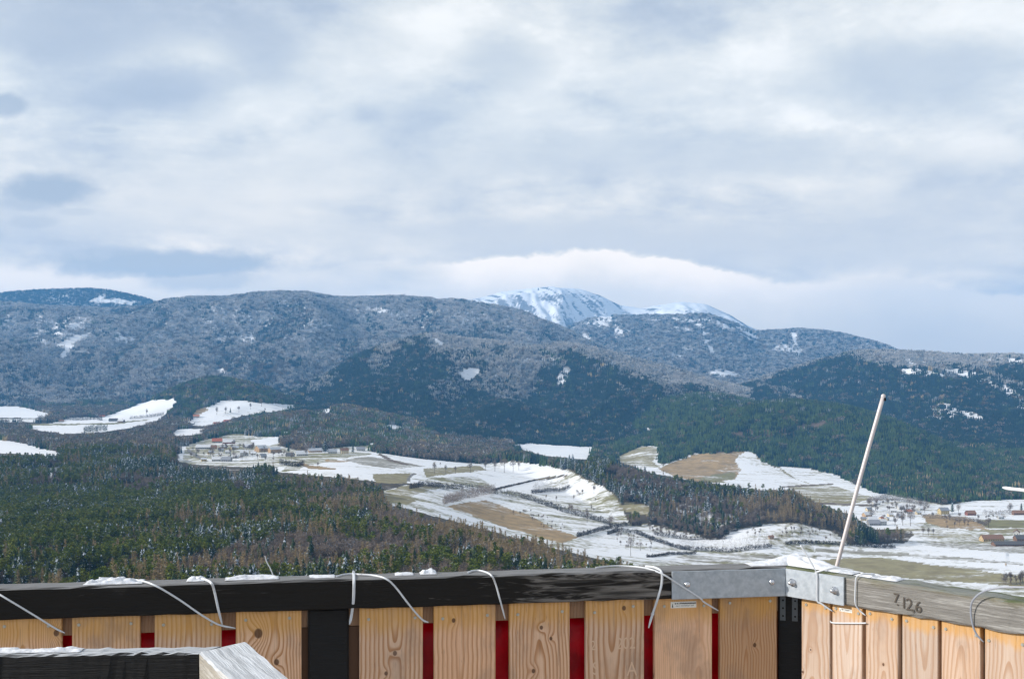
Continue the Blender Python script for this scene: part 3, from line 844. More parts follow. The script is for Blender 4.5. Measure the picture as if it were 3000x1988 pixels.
near_coll = bpy.data.collections.new('single_trees')
for ki, kd in enumerate(KINDS):
    for s_ in range(3):
        cr_, tr_, mt_ = PROTO[kd][s_]
        V_, F_ = join_arrays([cr_, tr_])
        m_ = tri_mesh('tree', V_, F_, mt_); m_.materials.append(M_BARK)
        mi = np.zeros(len(F_), np.int32); mi[len(cr_[1]):] = 1; m_.polygons.foreach_set('material_index', mi)
        near_coll.objects.link(bpy.data.objects.new('single_%02d' % (ki * 3 + s_), m_))


def clump(r, kind, n, rad, hmean):
    parts = []
    for i in range(n):
        a_ = 2.4 * i + r.uniform(-0.5, 0.5); q_ = rad * math.sqrt((i + 0.5) / n)
        x, y = q_ * math.cos(a_), q_ * math.sin(a_); h = hmean * r.uniform(0.72, 1.18)
        if kind == 'con':
            w = r.uniform(2.0, 3.0)
            for lo, hi, ww in ((0.0, 0.62, 1.0), (0.34, 1.0, 0.66)):
                m_ = 6; a0 = r.uniform(0, 6)
                vs = [(x, y, h * hi)] + [(x + w * ww * r.uniform(0.6, 1.15) * math.cos(a0 + 6.283 * j / m_), y + w * ww * r.uniform(0.6, 1.15) * math.sin(a0 + 6.283 * j / m_), h * lo + r.uniform(-1, 1)) for j in range(m_)]
                parts.append((vs, [(0, 1 + j, 1 + (j + 1) % m_) for j in range(m_)]))
        else:
            w = r.uniform(2.6, 3.8)
            bl = [(x + r.uniform(-1, 1), y + r.uniform(-1, 1), h * r.uniform(0.55, 0.75), w * 0.8, h * 0.28), (x, y, h * 0.3, w * 0.55, h * 0.3)]
            parts.append(leaf_cloud(r, bl, 34, 2.1, 0.5, 0.5))
    return join_arrays(parts)


far_coll = bpy.data.collections.new('tree_clumps')
FARK = [('con', M_FARG), ('con', M_FARD), ('dec', M_FARB), ('dec', M_FROST), ('con', M_FROSTC), ('con', M_LARCH)]
for i, (kd, mt_) in enumerate(FARK):
    for s_ in range(2):
        r_ = np.random.default_rng(300 + i * 2 + s_)
        V_, F_ = clump(r_, kd, 7, 8.5, 15.5)
        far_coll.objects.link(bpy.data.objects.new('clump_%02d' % (i * 2 + s_), tri_mesh('clump', V_, F_, mt_)))


def scatter(name, pts, scl, rot, idx, coll, label):
    me_ = bpy.data.meshes.new(name); n = len(pts)
    me_.vertices.add(n); me_.vertices.foreach_set('co', np.asarray(pts, np.float32).ravel())
    me_.attributes.new('tree_scale', 'FLOAT_VECTOR', 'POINT').data.foreach_set('vector', np.asarray(scl, np.float32).ravel())
    me_.attributes.new('tree_turn', 'FLOAT', 'POINT').data.foreach_set('value', np.asarray(rot, np.float32))
    me_.attributes.new('tree_kind', 'INT', 'POINT').data.foreach_set('value', np.asarray(idx, np.int32))
    o = link(name, me_)
    ng = bpy.data.node_groups.new(name, 'GeometryNodeTree')
    ng.interface.new_socket('Geometry', in_out='INPUT', socket_type='NodeSocketGeometry')
    ng.interface.new_socket('Geometry', in_out='OUTPUT', socket_type='NodeSocketGeometry')
    nd = ng.nodes; lk = ng.links
    gi = nd.new('NodeGroupInput'); go = nd.new('NodeGroupOutput'); ip = nd.new('GeometryNodeInstanceOnPoints')
    ci = nd.new('GeometryNodeCollectionInfo'); ci.inputs[0].default_value = coll
    ci.inputs['Separate Children'].default_value = True; ci.inputs['Reset Children'].default_value = True

    def att(nm, ty):
        a_ = nd.new('GeometryNodeInputNamedAttribute'); a_.data_type = ty; a_.inputs['Name'].default_value = nm
        return a_.outputs['Attribute']
    cx_ = nd.new('ShaderNodeCombineXYZ'); lk.new(att('tree_turn', 'FLOAT'), cx_.inputs[2])
    ip.inputs['Pick Instance'].default_value = True
    lk.new(gi.outputs[0], ip.inputs['Points']); lk.new(ci.outputs[0], ip.inputs['Instance'])
    lk.new(att('tree_kind', 'INT'), ip.inputs['Instance Index']); lk.new(cx_.outputs[0], ip.inputs['Rotation'])
    lk.new(att('tree_scale', 'FLOAT_VECTOR'), ip.inputs['Scale']); lk.new(ip.outputs[0], go.inputs[0])
    md = o.modifiers.new('trees', 'NODES'); md.node_group = ng
    tag(o, label, 'forest', kind='stuff')
    return o


# ------------------------------------------------------------------ trees: planting
def pin(poly, px, py):
    p = np.array(poly, float); c = np.zeros(len(px), bool); j = len(p) - 1
    for i in range(len(p)):
        if p[i, 1] != p[j, 1]:
            c ^= ((p[i, 1] > py) != (p[j, 1] > py)) & (px < (p[j, 0] - p[i, 0]) * (py - p[i, 1]) / (p[j, 1] - p[i, 1]) + p[i, 0])
        j = i
    return c


def grid_points(y0, y1, sp, r, umax=0.475):
    yy = np.arange(y0, y1, sp)
    P = []
    for i, y in enumerate(yy):
        xx = np.arange(-umax * y, umax * y, sp) + (0.5 * sp if i % 2 else 0)
        P.append(np.stack([xx, np.full(len(xx), y)], 1))
    P = np.concatenate(P); P += (r.random(P.shape) - 0.5) * sp * 0.95
    return P[:, 0], P[:, 1]


def choose(r, n, w):
    c = np.cumsum(np.asarray(w, float), 1); c /= c[:, -1:]
    return (r.random(n)[:, None] > c).sum(1)


hidm = np.maximum(hid, 0)
r_ = np.random.default_rng(5)
# singles, up to about two kilometres
x, y = grid_points(560, 2120, 5.1, r_)
z = look(H, x, y); px = CX + F * x / y; py = HY - F * z / y; hd = look(hidm, x, y)
keep = (r_.random(len(x)) < nearest(forest, x, y)) & (hd < 22) & (py < 1860)
keep &= ~((py > 1790) & (px < 1700) & (r_.random(len(x)) < 0.5))
keep &= ~covers_open(px, HY - F * (z + 15.5) / y) & ~covers_open(px, HY - F * (z + 9.0) / y)
keep &= fbm(x / 40 + 3, y / 60, 230, 3) < 0.70
x, y, z, px, py = (q_[keep] for q_ in (x, y, z, px, py))
hi_ = nearest(hill_id, x, y)
nz = fbm(x / 55, y / 80, 201, 3); nz2 = fbm(x / 30 + 40, y / 45, 202, 3); nz3 = fbm(x / 80 + 7, y / 120, 203, 3)
w = np.tile(np.array([0.5, 0.2, 0.1, 0.2]), (len(x), 1))
w[:, 0] = 0.13 + 1.3 * np.clip(nz - 0.47, 0, 1); w[:, 1] = 0.30 + 2.4 * np.clip(nz3 - 0.48, 0, 1)
w[:, 2] = 0.05 + 1.5 * np.clip(nz2 - 0.55, 0, 1); w[:, 3] = 0.05 + 2.2 * np.clip(0.50 - nz, 0, 1)
m = (hi_ == 2); w[m] = w[m] * [2.2, 0.25, 0.3, 1.2]
m = pin([(-300, 1490), (0, 1490), (300, 1470), (600, 1450), (860, 1450), (850, 1500), (640, 1525), (420, 1565), (250, 1590), (0, 1640), (-300, 1640)], px, py) & (hi_ != 2)
w[m] = [0.12, 1.0, 0.02, 0.03]
m = pin([(880, 1490), (1180, 1500), (1260, 1520), (1400, 1560), (1600, 1620), (1760, 1670), (1900, 1740), (1700, 1740), (1500, 1680), (1300, 1620), (1150, 1570)], px, py)
w[m] = w[m] * [0.6, 0.9, 3.4, 2.0] + [0, 0, 0.34, 0.16]
m = (px > 820) & (hi_ != 4) & (hi_ != 2); w[m] = w[m] * [0.8, 0.7, 1.7, 2.0] + [0, 0, 0.05, 0.08]
m = pin([(500, 1730), (560, 1680), (700, 1630), (860, 1620), (1040, 1650), (1060, 1700), (900, 1730), (700, 1760)], px, py)
w[m] = [0.15, 0.08, 0.12, 1.0]
m = (hi_ == 4)
w[m] = [0.55, 0.25, 0.12, 0.25]
m = (hi_ == 4) & pin([(1770, 1385), (1830, 1365), (1900, 1400), (2050, 1450), (2200, 1500), (2230, 1570), (2050, 1600), (1930, 1560), (1840, 1490)], px, py)
w[m] = [0.28, 0.12, 0.08, 0.8]
m = (hi_ == 4) & pin([(2140, 1465), (2330, 1470), (2520, 1560), (2500, 1590), (2300, 1560), (2200, 1530)], px, py)
w[m] = [0.12, 0.1, 0.7, 0.6]
m = pin([(1230, 1480), (1350, 1440), (1460, 1440), (1480, 1470), (1350, 1500)], px, py); w[m] = [0.05, 0, 0, 1]
sd1 = stands(x, y, 60, 90, 240)
w[:, 3] *= np.where(sd1 > 0.80, 4.0, 0.8); w[:, 2] *= np.where((sd1 > 0.62) & (sd1 < 0.80), 3.5, 0.8); w[:, 0] *= np.where(sd1 < 0.30, 2.2, 1.0)
kd_ = choose(r_, len(x), w ** 1.6)
sc_ = r_.uniform(0.72, 1.15, len(x)) * (0.76 + 0.45 * stands(x, y, 75, 110, 250)); sc_[kd_ == 3] *= 0.9
scl = np.stack([sc_ * r_.uniform(0.95, 1.4, len(x)), sc_ * r_.uniform(0.95, 1.4, len(x)), sc_], 1)
scl[kd_ == 3, :2] *= 1.2
rot = r_.uniform(0, 6.283, len(x))
idx = kd_ * 3 + r_.integers(0, 3, len(x))
# the nearest trees in view stand as single objects
rail_row = np.interp(px, [0, 1500, 2300, 3000], [1705, 1678, 1655, 1740])
top_row = HY - F * (z + 13) / y
inview = (px > 10) & (px < 2300) & (top_row < rail_row - 12)
order = np.argsort(np.where(inview, y, 9e9))[:300]
single = np.zeros(len(x), bool); single[order] = True
print('singles', len(x))
TREE_TXT = {0: ('spruce_tree', 'dark snow-flecked spruce in the forest just beyond the dark handrail', 'spruces just beyond the handrail'),
            1: ('pine_tree', 'green round-topped pine in the forest just beyond the dark handrail', 'pines just beyond the handrail'),
            2: ('larch_tree', 'tan leafless larch in the forest just beyond the dark handrail', 'larches just beyond the handrail'),
            3: ('bare_tree', 'bare brown broadleaf tree in the forest just beyond the dark handrail', 'bare broadleaf trees just beyond the handrail')}


def plant(kind, variant, loc, scale, turn, name, label, group, cat='tree'):
    t_ = empty(name, loc, turn); t_.scale = scale
    c_, k_ = MESHES[kind, variant]
    o1 = bpy.data.objects.new('crown', c_); o2 = bpy.data.objects.new('trunk', k_)
    for o in (o1, o2):
        COL.objects.link(o); o.parent = t_
    tag(t_, label, cat, group)
    return t_


for i in order:
    nm, lb, gr = TREE_TXT[int(kd_[i])]
    plant(KINDS[kd_[i]], int(idx[i] % 3), (x[i], y[i], z[i]), tuple(scl[i]), rot[i], nm, lb, gr)
P = np.stack([x, y, z], 1)
for lo, hi, lab in ((0, 1560, 'dense mixed forest of spruce, larch and bare trees below the railing'),
                    (1560, 9000, 'dark wooded belt and spur between the snowy fields')):
    m = ~single & (y >= lo) & (y < hi)
    scatter('forest', P[m], scl[m], rot[m], idx[m], near_coll, lab)

# clumps on the hills and ranges
for y0, y1, sp, fac, lab in ((2120, 4300, 11.5, 0.95, 'wooded knolls and round green pine hill behind the village'),
                             (4300, 8100, 18.0, 1.18, 'frosted forest covering the long blue mountain ranges'),
                             (8100, 10000, 27.0, 1.4, 'thin frosted forest on the farthest wooded mountains')):
    x, y = grid_points(y0, y1, sp, r_)
    z = look(H, x, y); px = CX + F * x / y; py = HY - F * z / y; hd = look(hidm, x, y)
    keep = (r_.random(len(x)) < nearest(forest, x, y)) & (hd < 16 + 10 * (y < 4300)) & ~(covers_open(px, HY - F * (z + 13.5) / y) & ((y < 4300) | (r_.random(len(x)) < 0.55)))
    x, y, z, px, py = (q_[keep] for q_ in (x, y, z, px, py))
    hi_ = nearest(hill_id, x, y)
    nz = fbm(x / 260, y / 260, 211, 4); nz2 = fbm(x / 120 + 9, y / 120, 212, 3)
    asp = np.clip(look(aspect, x, y) * 2.6, -1, 1); sd1 = stands(x, y, 170, 240, 260); sd2 = stands(x, y, 90, 130, 270)
    # green, dark, bare, frosted bare, frosted conifer, larch
    w = np.tile(np.array([0.6, 0.4, 0.15, 0.0, 0.03, 0.03]), (len(x), 1))
    fr0 = look(frac, x, y)
    hgt = np.clip((fr0 - 0.66 + (nz - 0.5) * 0.42 - asp * 0.25 + (sd1 - 0.5) * 0.14) / 0.32, 0, 1)  # frost follows slope side and height; its tone also stands in for relief shading
    rg_ = np.isin(hi_, [11, 12, 13, 14, 15, 16, 17, 18])
    lo_ = np.clip(1 - hgt, 0, 1)
    wr = np.stack([0.07 * lo_, 0.95 * lo_ + 0.8 * (sd2 > 0.86), 0.03 * lo_ + 0.03, 0.95 * hgt, 0.45 * hgt + 0.02 * lo_, 0.006 + 0 * hgt], 1)
    w[rg_] = wr[rg_]
    m = np.isin(hi_, [13, 14, 15, 16, 17]); hg = np.clip((fr0[m] - 0.06 - 0.08 * (hi_[m] == 17) + (nz[m] - 0.5) * 0.55 - asp[m] * 1.0 + (sd1[m] - 0.5) * 0.18) / 0.55, 0, 1)
    w[m] = np.stack([0.03 + 0 * hg, 0.6 * (1 - hg) + 1.6 * (sd2[m] > 0.86), 0.30 + 0.15 * (1 - hg), 0.10 + 1.2 * hg, 0.25 + 0.25 * hg, 0 * hg], 1)
    m = (hi_ == 18); w[m] = [0.0, 1.3, 0.1, 0.05, 0.15, 0]
    m = (hi_ == 19) | (hi_ == 20); w[m] = [0, 0.4, 0.4, 0.7, 0.4, 0]
    m = np.isin(hi_, [9, 10]); fr_ = np.clip((z[m] + 110) / 90, 0, 1) * (nz2[m] > 0.42)
    w[m] = np.stack([1.0 + 0 * fr_, 0.35 + 0 * fr_, 0.04 + 0 * fr_, 0 * fr_, 0.55 * fr_, 0 * fr_], 1)
    m = (hi_ == 3); w[m] = [0.25, 0.03, 0.9, 0, 0, 0.15]
    m = np.isin(hi_, [5, 6, 7]); w[m] = np.stack([0.7 + 0 * z[m], 0.10 + 0 * z[m], 0.14 + 1.6 * np.clip(nz2[m] - 0.46, 0, 1), 0 * z[m], 0.14 + 0 * z[m], 0.07 + 0 * z[m]], 1)
    m = (hi_ == 0) & (y < 4300); w[m] = [0.35, 0.25, 0.9, 0.05, 0.08, 0.08]
    m = (hi_ == 0) & (px > 1500); w[m] = [0.9, 0.5, 0.12, 0, 0, 0.03]
    kd_ = choose(r_, len(x), w)
    sc_ = fac * r_.uniform(0.8, 1.15, len(x))
    scl = np.stack([sc_ * 1.1, sc_ * 1.1, np.clip(sc_, 0.6, 1.35)], 1)
    print('clumps', len(x))
    scatter('forest', np.stack([x, y, z - 1.5], 1), scl, r_.uniform(0, 6.283, len(x)), kd_ * 2 + r_.integers(0, 2, len(x)), far_coll, lab)


# ------------------------------------------------------------------ the lookout railing
ZT, BH, BD = -0.6094, 0.090, 0.088                   # handrail top, height and depth
CW = Vector((0.8728, 3.70, 0)); LW = Vector((-1.4648, 3.32, 0)); RW = Vector((1.3787, 3.125, 0))
FLOOR_Z = -1.66
ang_f = math.atan2(CW.y - LW.y, CW.x - LW.x); ang_r = math.atan2(RW.y - CW.y, RW.x - CW.x)


class Frame:
    """x along the rail, y away from the deck, z up; y = 0 is the inner face of the handrail"""
    def __init__(self, org, ang):
        self.o = org; self.a = ang; self.d = Vector((math.cos(ang), math.sin(ang), 0)); self.n = Vector((-math.sin(ang), math.cos(ang), 0))

    def lx(self, px, y=0.0):
        uu = (px - CX) / F; b = self.o + self.n * y
        t = (uu * b.y - b.x) / (self.d.x - uu * self.d.y)
        return t

    def hit(self, px, py, y=0.0):
        """local point where the view through a photo pixel meets the plane y"""
        t = self.lx(px, y); w = self.o + self.n * y + self.d * t
        return Vector((t, y, -(py - HY) / F * w.y))

    def world(self, p):
        return self.o + self.d * p[0] + self.n * p[1] + Vector((0, 0, p[2]))


FF = Frame(LW, ang_f); FR = Frame(CW, ang_r)
LEN_F = (CW - LW).length


def wood_common(q, oc, seed, stretch=(1, 1, 1)):
    return q.vmath('ADD', q.vmath('MULTIPLY', oc, stretch), (seed * 1.37, seed * 0.71, seed * 2.13))


def plank_mat(name, seed, x0=0.0, slope=0.05, d0=0.02, spacing=0.0075, knots_=(), light=(0.735, 0.495, 0.34), dark=(0.40, 0.185, 0.075), contrast=0.85, stain=0.10):
    tv = 0.86 + 0.24 * ((seed * 0.618) % 1.0); wv_ = 0.94 + 0.12 * ((seed * 0.377) % 1.0)
    light = (light[0] * tv, light[1] * tv * wv_, light[2] * tv * wv_ * wv_); dark = tuple(c_ * tv for c_ in dark)
    m, q, b = new_mat(name)
    oc = q.add('ShaderNodeTexCoord').outputs['Object']
    ox, oy, oz = q.xyz(oc)
    n1_ = q.noise(q.vec(seed, 0.0, q.math('MULTIPLY', oz, 7.0)), 1.0, 2, 0.5)
    n2_ = q.noise(q.vec(seed + 5.0, q.math('MULTIPLY', ox, 1.2), q.math('MULTIPLY', oz, 5.0)), 1.0, 2, 0.5)
    xx = q.math('SUBTRACT', q.math('SUBTRACT', ox, x0), q.math('MULTIPLY', q.math('SUBTRACT', n1_, 0.5), 0.014))
    dd = q.math('ADD', q.math('ADD', d0, q.math('MULTIPLY', oz, slope * 0.62)), q.math('MULTIPLY', q.math('SUBTRACT', n2_, 0.5), 0.026))
    rr = q.math('SQRT', q.math('ADD', q.math('MULTIPLY', xx, xx), q.math('MULTIPLY', dd, dd)))
    kn = None
    for (kx, kz, kr) in knots_:
        ax = q.math('DIVIDE', q.math('SUBTRACT', ox, kx), kr); az = q.math('DIVIDE', q.math('SUBTRACT', oz, kz), kr * 1.25)
        d2 = q.math('ADD', q.math('MULTIPLY', ax, ax), q.math('MULTIPLY', az, az))
        bump_ = q.math('POWER', 2.718, q.math('MULTIPLY', d2, -0.16))
        rr = q.math('ADD', rr, q.math('MULTIPLY', bump_, kr * 2.2))
        core = q.rng(d2, 1.25, 0.55)
        kn = core if kn is None else q.math('MAXIMUM', kn, core)
    ring = q.math('FRACT', q.math('DIVIDE', rr, spacing))
    late = q.math('MULTIPLY', q.rng(ring, 0.35, 0.86), q.rng(ring, 1.0, 0.93))
    fine = q.noise(wood_common(q, oc, seed, (420.0, 20.0, 9.0)), 1.0, 3, 0.6)
    broad = q.noise(wood_common(q, oc, seed, (26.0, 5.0, 3.0)), 1.0, 3, 0.5)
    col = q.mix(q.math('MULTIPLY', late, contrast), light, dark)
    col = q.mix(q.rng(fine, 0.35, 0.75, 0.0, 0.28), col, dark)
    col = q.mix(q.rng(broad, 0.35, 0.7, 0.0, 0.40), col, (light[0] * 0.80, light[1] * 0.70, light[2] * 0.62))
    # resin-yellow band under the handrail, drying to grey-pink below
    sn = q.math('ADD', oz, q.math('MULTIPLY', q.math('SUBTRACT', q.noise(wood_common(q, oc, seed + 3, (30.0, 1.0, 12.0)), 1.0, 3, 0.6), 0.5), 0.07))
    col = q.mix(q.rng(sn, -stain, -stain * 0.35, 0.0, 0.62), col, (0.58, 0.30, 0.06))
    if kn is not None:
        col = q.mix(q.math('MULTIPLY', kn, 0.88), col, (0.085, 0.038, 0.020))
    dirt = q.noise(wood_common(q, oc, seed + 8, (9.0, 9.0, 5.0)), 1.0, 4, 0.6)
    col = q.mix(q.rng(dirt, 0.50, 0.72, 0.0, 0.45), col, (0.27, 0.19, 0.145))
    drip = q.noise(wood_common(q, oc, seed + 12, (60.0, 5.0, 2.2)), 1.0, 4, 0.65)
    col = q.mix(q.rng(drip, 0.58, 0.72, 0.0, 0.38), col, (0.20, 0.125, 0.08))
    vg = q.math('ABSOLUTE', q.math('SUBTRACT', q.noise(wood_common(q, oc, seed + 15, (140.0, 5.0, 1.6)), 1.0, 2, 0.5), 0.5))
    col = q.mix(q.rng(vg, 0.006, 0.0, 0.0, 0.55), col, (0.09, 0.05, 0.03))
    q.put(b.inputs['Base Color'], col)
    b.inputs['Roughness'].default_value = 0.62; b.inputs['Specular IOR Level'].default_value = 0.25
    bp = q.add('ShaderNodeBump'); bp.inputs['Strength'].default_value = 0.25; bp.inputs['Distance'].default_value = 0.001
    q.put(bp.inputs['Height'], q.math('ADD', late, fine)); q.l.new(bp.outputs[0], b.inputs['Normal'])
    return m


def old_wood(name, c_dark, c_light, worn=0.5, wear_x=None, top=None, moss=0.0, seed=1.0, turn=0.0):
    """weathered beam: streaks along x, bleached top, worn patches"""
    m, q, b = new_mat(name)
    oc = q.add('ShaderNodeTexCoord').outputs['Object']
    if turn:
        mp_ = q.add('ShaderNodeMapping'); q.l.new(oc, mp_.inputs[0]); mp_.inputs['Rotation'].default_value = (0, 0, turn); oc = mp_.outputs[0]
    ox, oy, oz = q.xyz(oc)
    g = q.add('ShaderNodeNewGeometry')
    st_ = q.noise(wood_common(q, oc, seed, (5.0, 90.0, 110.0)), 1.0, 5, 0.62)
    st2 = q.noise(wood_common(q, oc, seed + 2, (5.0, 40.0, 46.0)), 1.0, 4, 0.62, 0.8)
    fac = q.rng(q.math('ADD', q.math('MULTIPLY', st_, 0.45), q.math('MULTIPLY', st2, 0.55)), 0.62 - 0.25 * worn, 0.78 - 0.25 * worn)
    if wear_x is not None:
        a_, b_ = wear_x
        wx = q.math('MULTIPLY', q.rng(ox, a_, a_ + 0.45), q.rng(ox, b_ + 0.12, b_ - 0.12))
        fac = q.math('MULTIPLY', q.rng(q.math('ADD', st2, q.math('MULTIPLY', q.math('SUBTRACT', wx, 1.0), 0.24)), 0.43, 0.56), q.rng(st_, 0.3, 0.6, 0.15, 1.0))
    fac = q.math('MAXIMUM', fac, q.rng(st_, 0.64, 0.80, 0.0, 0.38))
    grain = q.noise(wood_common(q, oc, seed + 4, (7.0, 260.0, 300.0)), 1.0, 3, 0.7)
    col = q.mix(fac, c_dark, c_light)
    col = q.mix(q.rng(grain, 0.5, 0.75, 0.0, 0.55), col, tuple(c * 0.45 for c in c_dark))
    if top is not None:
        up = q.rng(q.xyz(g.outputs['Normal'])[2], 0.45, 0.8)
        tcol = q.mix(q.rng(st_, 0.35, 0.70), top, tuple(c * 0.60 for c in top))
        if moss:
            mn = q.noise(wood_common(q, oc, seed + 6, (6.0, 14.0, 14.0)), 1.0, 4, 0.6)
            tcol = q.mix(q.rng(mn, 0.62 - 0.18 * moss, 0.72 - 0.18 * moss, 0.0, 0.85), tcol, (0.075, 0.095, 0.030))
            edge_ = q.math('ADD', oz, q.math('MULTIPLY', q.math('SUBTRACT', mn, 0.5), 0.10))
            col = q.mix(q.rng(edge_, ZT - 0.030, ZT - 0.004, 0.0, 0.55), col, (0.13, 0.115, 0.045))
        col = q.mix(up, col, tcol)
    q.put(b.inputs['Base Color'], col)
    b.inputs['Roughness'].default_value = 0.70; b.inputs['Specular IOR Level'].default_value = 0.3
    bp = q.add('ShaderNodeBump'); bp.inputs['Strength'].default_value = 0.9; bp.inputs['Distance'].default_value = 0.004
    q.put(bp.inputs['Height'], q.math('ADD', st_, grain)); q.l.new(bp.outputs[0], b.inputs['Normal'])
    return m


def snow_mat(name):
    m, q, b = new_mat(name)
    g = q.add('ShaderNodeNewGeometry')
    n_ = q.noise(g.outputs['Position'], 60, 4, 0.6)
    q.put(b.inputs['Base Color'], q.mix(q.rng(n_, 0.3, 0.75), (0.76, 0.78, 0.83), (0.46, 0.48, 0.52)))
    b.inputs['Roughness'].default_value = 0.6
    b.inputs['Subsurface Weight'].default_value = 0.2; b.inputs['Subsurface Radius'].default_value = (0.01, 0.012, 0.015); b.inputs['Subsurface Scale'].default_value = 1.0
    bp = q.add('ShaderNodeBump'); bp.inputs['Strength'].default_value = 0.4; bp.inputs['Distance'].default_value = 0.003
    q.put(bp.inputs['Height'], n_); q.l.new(bp.outputs[0], b.inputs['Normal'])
    return m


def prism(foot0, foot1, z0, z1, segs=1, ch=0.004, jit=0.0, seed=0):
    """beam between two cross-section footprints: foot = (inner xy, outer xy) at each end; chamfered, slightly uneven"""
    r = np.random.default_rng(seed)
    vs, fs = [], []
    for i in range(segs + 1):
        t = i / segs
        a_ = np.array(foot0[0]) * (1 - t) + np.array(foot1[0]) * t; b_ = np.array(foot0[1]) * (1 - t) + np.array(foot1[1]) * t
        e = (b_ - a_) / np.linalg.norm(b_ - a_)
        w_ = np.linalg.norm(b_ - a_)
        for (s_, zz) in ((0, z0 + ch), (0, z1 - ch), (ch, z1), (w_ - ch, z1), (w_, z1 - ch), (w_, z0 + ch), (w_ - ch, z0), (ch, z0)):
            p = a_ + e * (s_ + r.normal() * jit * 0.5); vs.append((p[0], p[1], zz + r.normal() * jit))
    for i in range(segs):
        for j in range(8):
            k_ = (j + 1) % 8
            fs.append((i * 8 + j, i * 8 + k_, (i + 1) * 8 + k_, (i + 1) * 8 + j))
    fs.append(tuple(range(7, -1, -1))); fs.append(tuple(segs * 8 + j for j in range(8)))
    me_ = mesh('beam', vs, fs)
    bm_ = bmesh.new(); bm_.from_mesh(me_); bmesh.ops.recalc_face_normals(bm_, faces=bm_.faces); bm_.to_mesh(me_); bm_.free()
    return me_


def box(x0, x1, y0, y1, z0, z1, bev=0.002, origin=(0, 0, 0), segs=1):
    bm_ = bmesh.new(); bmesh.ops.create_cube(bm_, size=1.0)
    for v_ in bm_.verts:
        v_.co = Vector(((x0 + x1) / 2 + v_.co.x * (x1 - x0) - origin[0], (y0 + y1) / 2 + v_.co.y * (y1 - y0) - origin[1], (z0 + z1) / 2 + v_.co.z * (z1 - z0) - origin[2]))
    if bev:
        bmesh.ops.bevel(bm_, geom=list(bm_.edges), offset=bev, segments=segs, affect='EDGES', profile=0.5)
    me_ = bpy.data.meshes.new('box'); bm_.to_mesh(me_); bm_.free()
    return me_


M_BLACK = old_wood('black_stained_wood', (0.0085, 0.0070, 0.0060), (0.20, 0.185, 0.17), 0.1, (1.15, 2.05), (0.22, 0.22, 0.225), 0.0, 1.0)
M_GREYB = old_wood('grey_weathered_wood', (0.20, 0.19, 0.175), (0.36, 0.35, 0.33), 0.5, None, (0.21, 0.22, 0.20), 0.9, 3.0)
M_POST = old_wood('black_post_wood', (0.010, 0.010, 0.011), (0.05, 0.048, 0.048), 0.1, None, None, 0.0, 5.0)
M_BATTEN = plank_mat('batten_wood', 31.0, 0, 0.02, 0.06, 0.010, (), (0.36, 0.215, 0.13), (0.22, 0.11, 0.05), 0.4, 0.0001)
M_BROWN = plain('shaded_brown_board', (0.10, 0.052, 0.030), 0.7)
M_SNOW = snow_mat('old_snow')
M_SCREW = plain('screw_steel', (0.46, 0.46, 0.42), 0.38, 0.85)
M_ZINC, qz, bz = new_mat('galvanised_steel')
gz = qz.add('ShaderNodeTexCoord').outputs['Object']
vz = qz.add('ShaderNodeTexVoronoi'); vz.inputs['Scale'].default_value = 120; qz.l.new(gz, vz.inputs['Vector'])
nz_ = qz.noise(gz, 45, 4, 0.6)
qz.put(bz.inputs['Base Color'], qz.mix(qz.rng(nz_, 0.3, 0.7), (0.36, 0.40, 0.44), (0.47, 0.51, 0.55)))
qz.put(bz.inputs['Roughness'], qz.rng(vz.outputs['Distance'], 0.0, 0.7, 0.42, 0.62)); bz.inputs['Metallic'].default_value = 0.7
M_BOLT = plain('zinc_bolt', (0.62, 0.62, 0.64), 0.25, 1.0)
M_TIE, qt, bt = new_mat('nylon_cable_tie')
bt.inputs['Base Color'].default_value = (0.58, 0.60, 0.63, 1); bt.inputs['Roughness'].default_value = 0.35
bt.inputs['Subsurface Weight'].default_value = 0.25; bt.inputs['Subsurface Radius'].default_value = (0.004, 0.004, 0.004)
M_TIEG = plain('grey_cable_tie', (0.30, 0.32, 0.37), 0.35)
M_RED = bpy.data.materials.new('red_tarpaulin'); M_RED.use_nodes = True
q = NT(M_RED.node_tree); q.n.clear()
o_ = q.add('ShaderNodeOutputMaterial'); d1 = q.add('ShaderNodeBsdfPrincipled'); d2 = q.add('ShaderNodeBsdfTranslucent'); mx = q.add('ShaderNodeMixShader')
tg = q.add('ShaderNodeNewGeometry')
rn = q.noise(tg.outputs['Position'], 9, 3, 0.5)
rc = q.mix(q.rng(rn, 0.3, 0.7), (0.38, 0.003, 0.018), (0.60, 0.006, 0.034))
q.put(d1.inputs['Base Color'], rc); d1.inputs['Roughness'].default_value = 0.35; q.put(d2.inputs['Color'], rc)
bp = q.add('ShaderNodeBump'); bp.inputs['Strength'].default_value = 0.6; bp.inputs['Distance'].default_value = 0.004
q.put(bp.inputs['Height'], q.noise(tg.outputs['Position'], 25, 3, 0.55)); q.l.new(bp.outputs[0], d1.inputs['Normal'])
mx.inputs[0].default_value = 0.7; q.l.new(d1.outputs[0], mx.inputs[1]); q.l.new(d2.outputs[0], mx.inputs[2]); q.l.new(mx.outputs[0], o_.inputs[0])

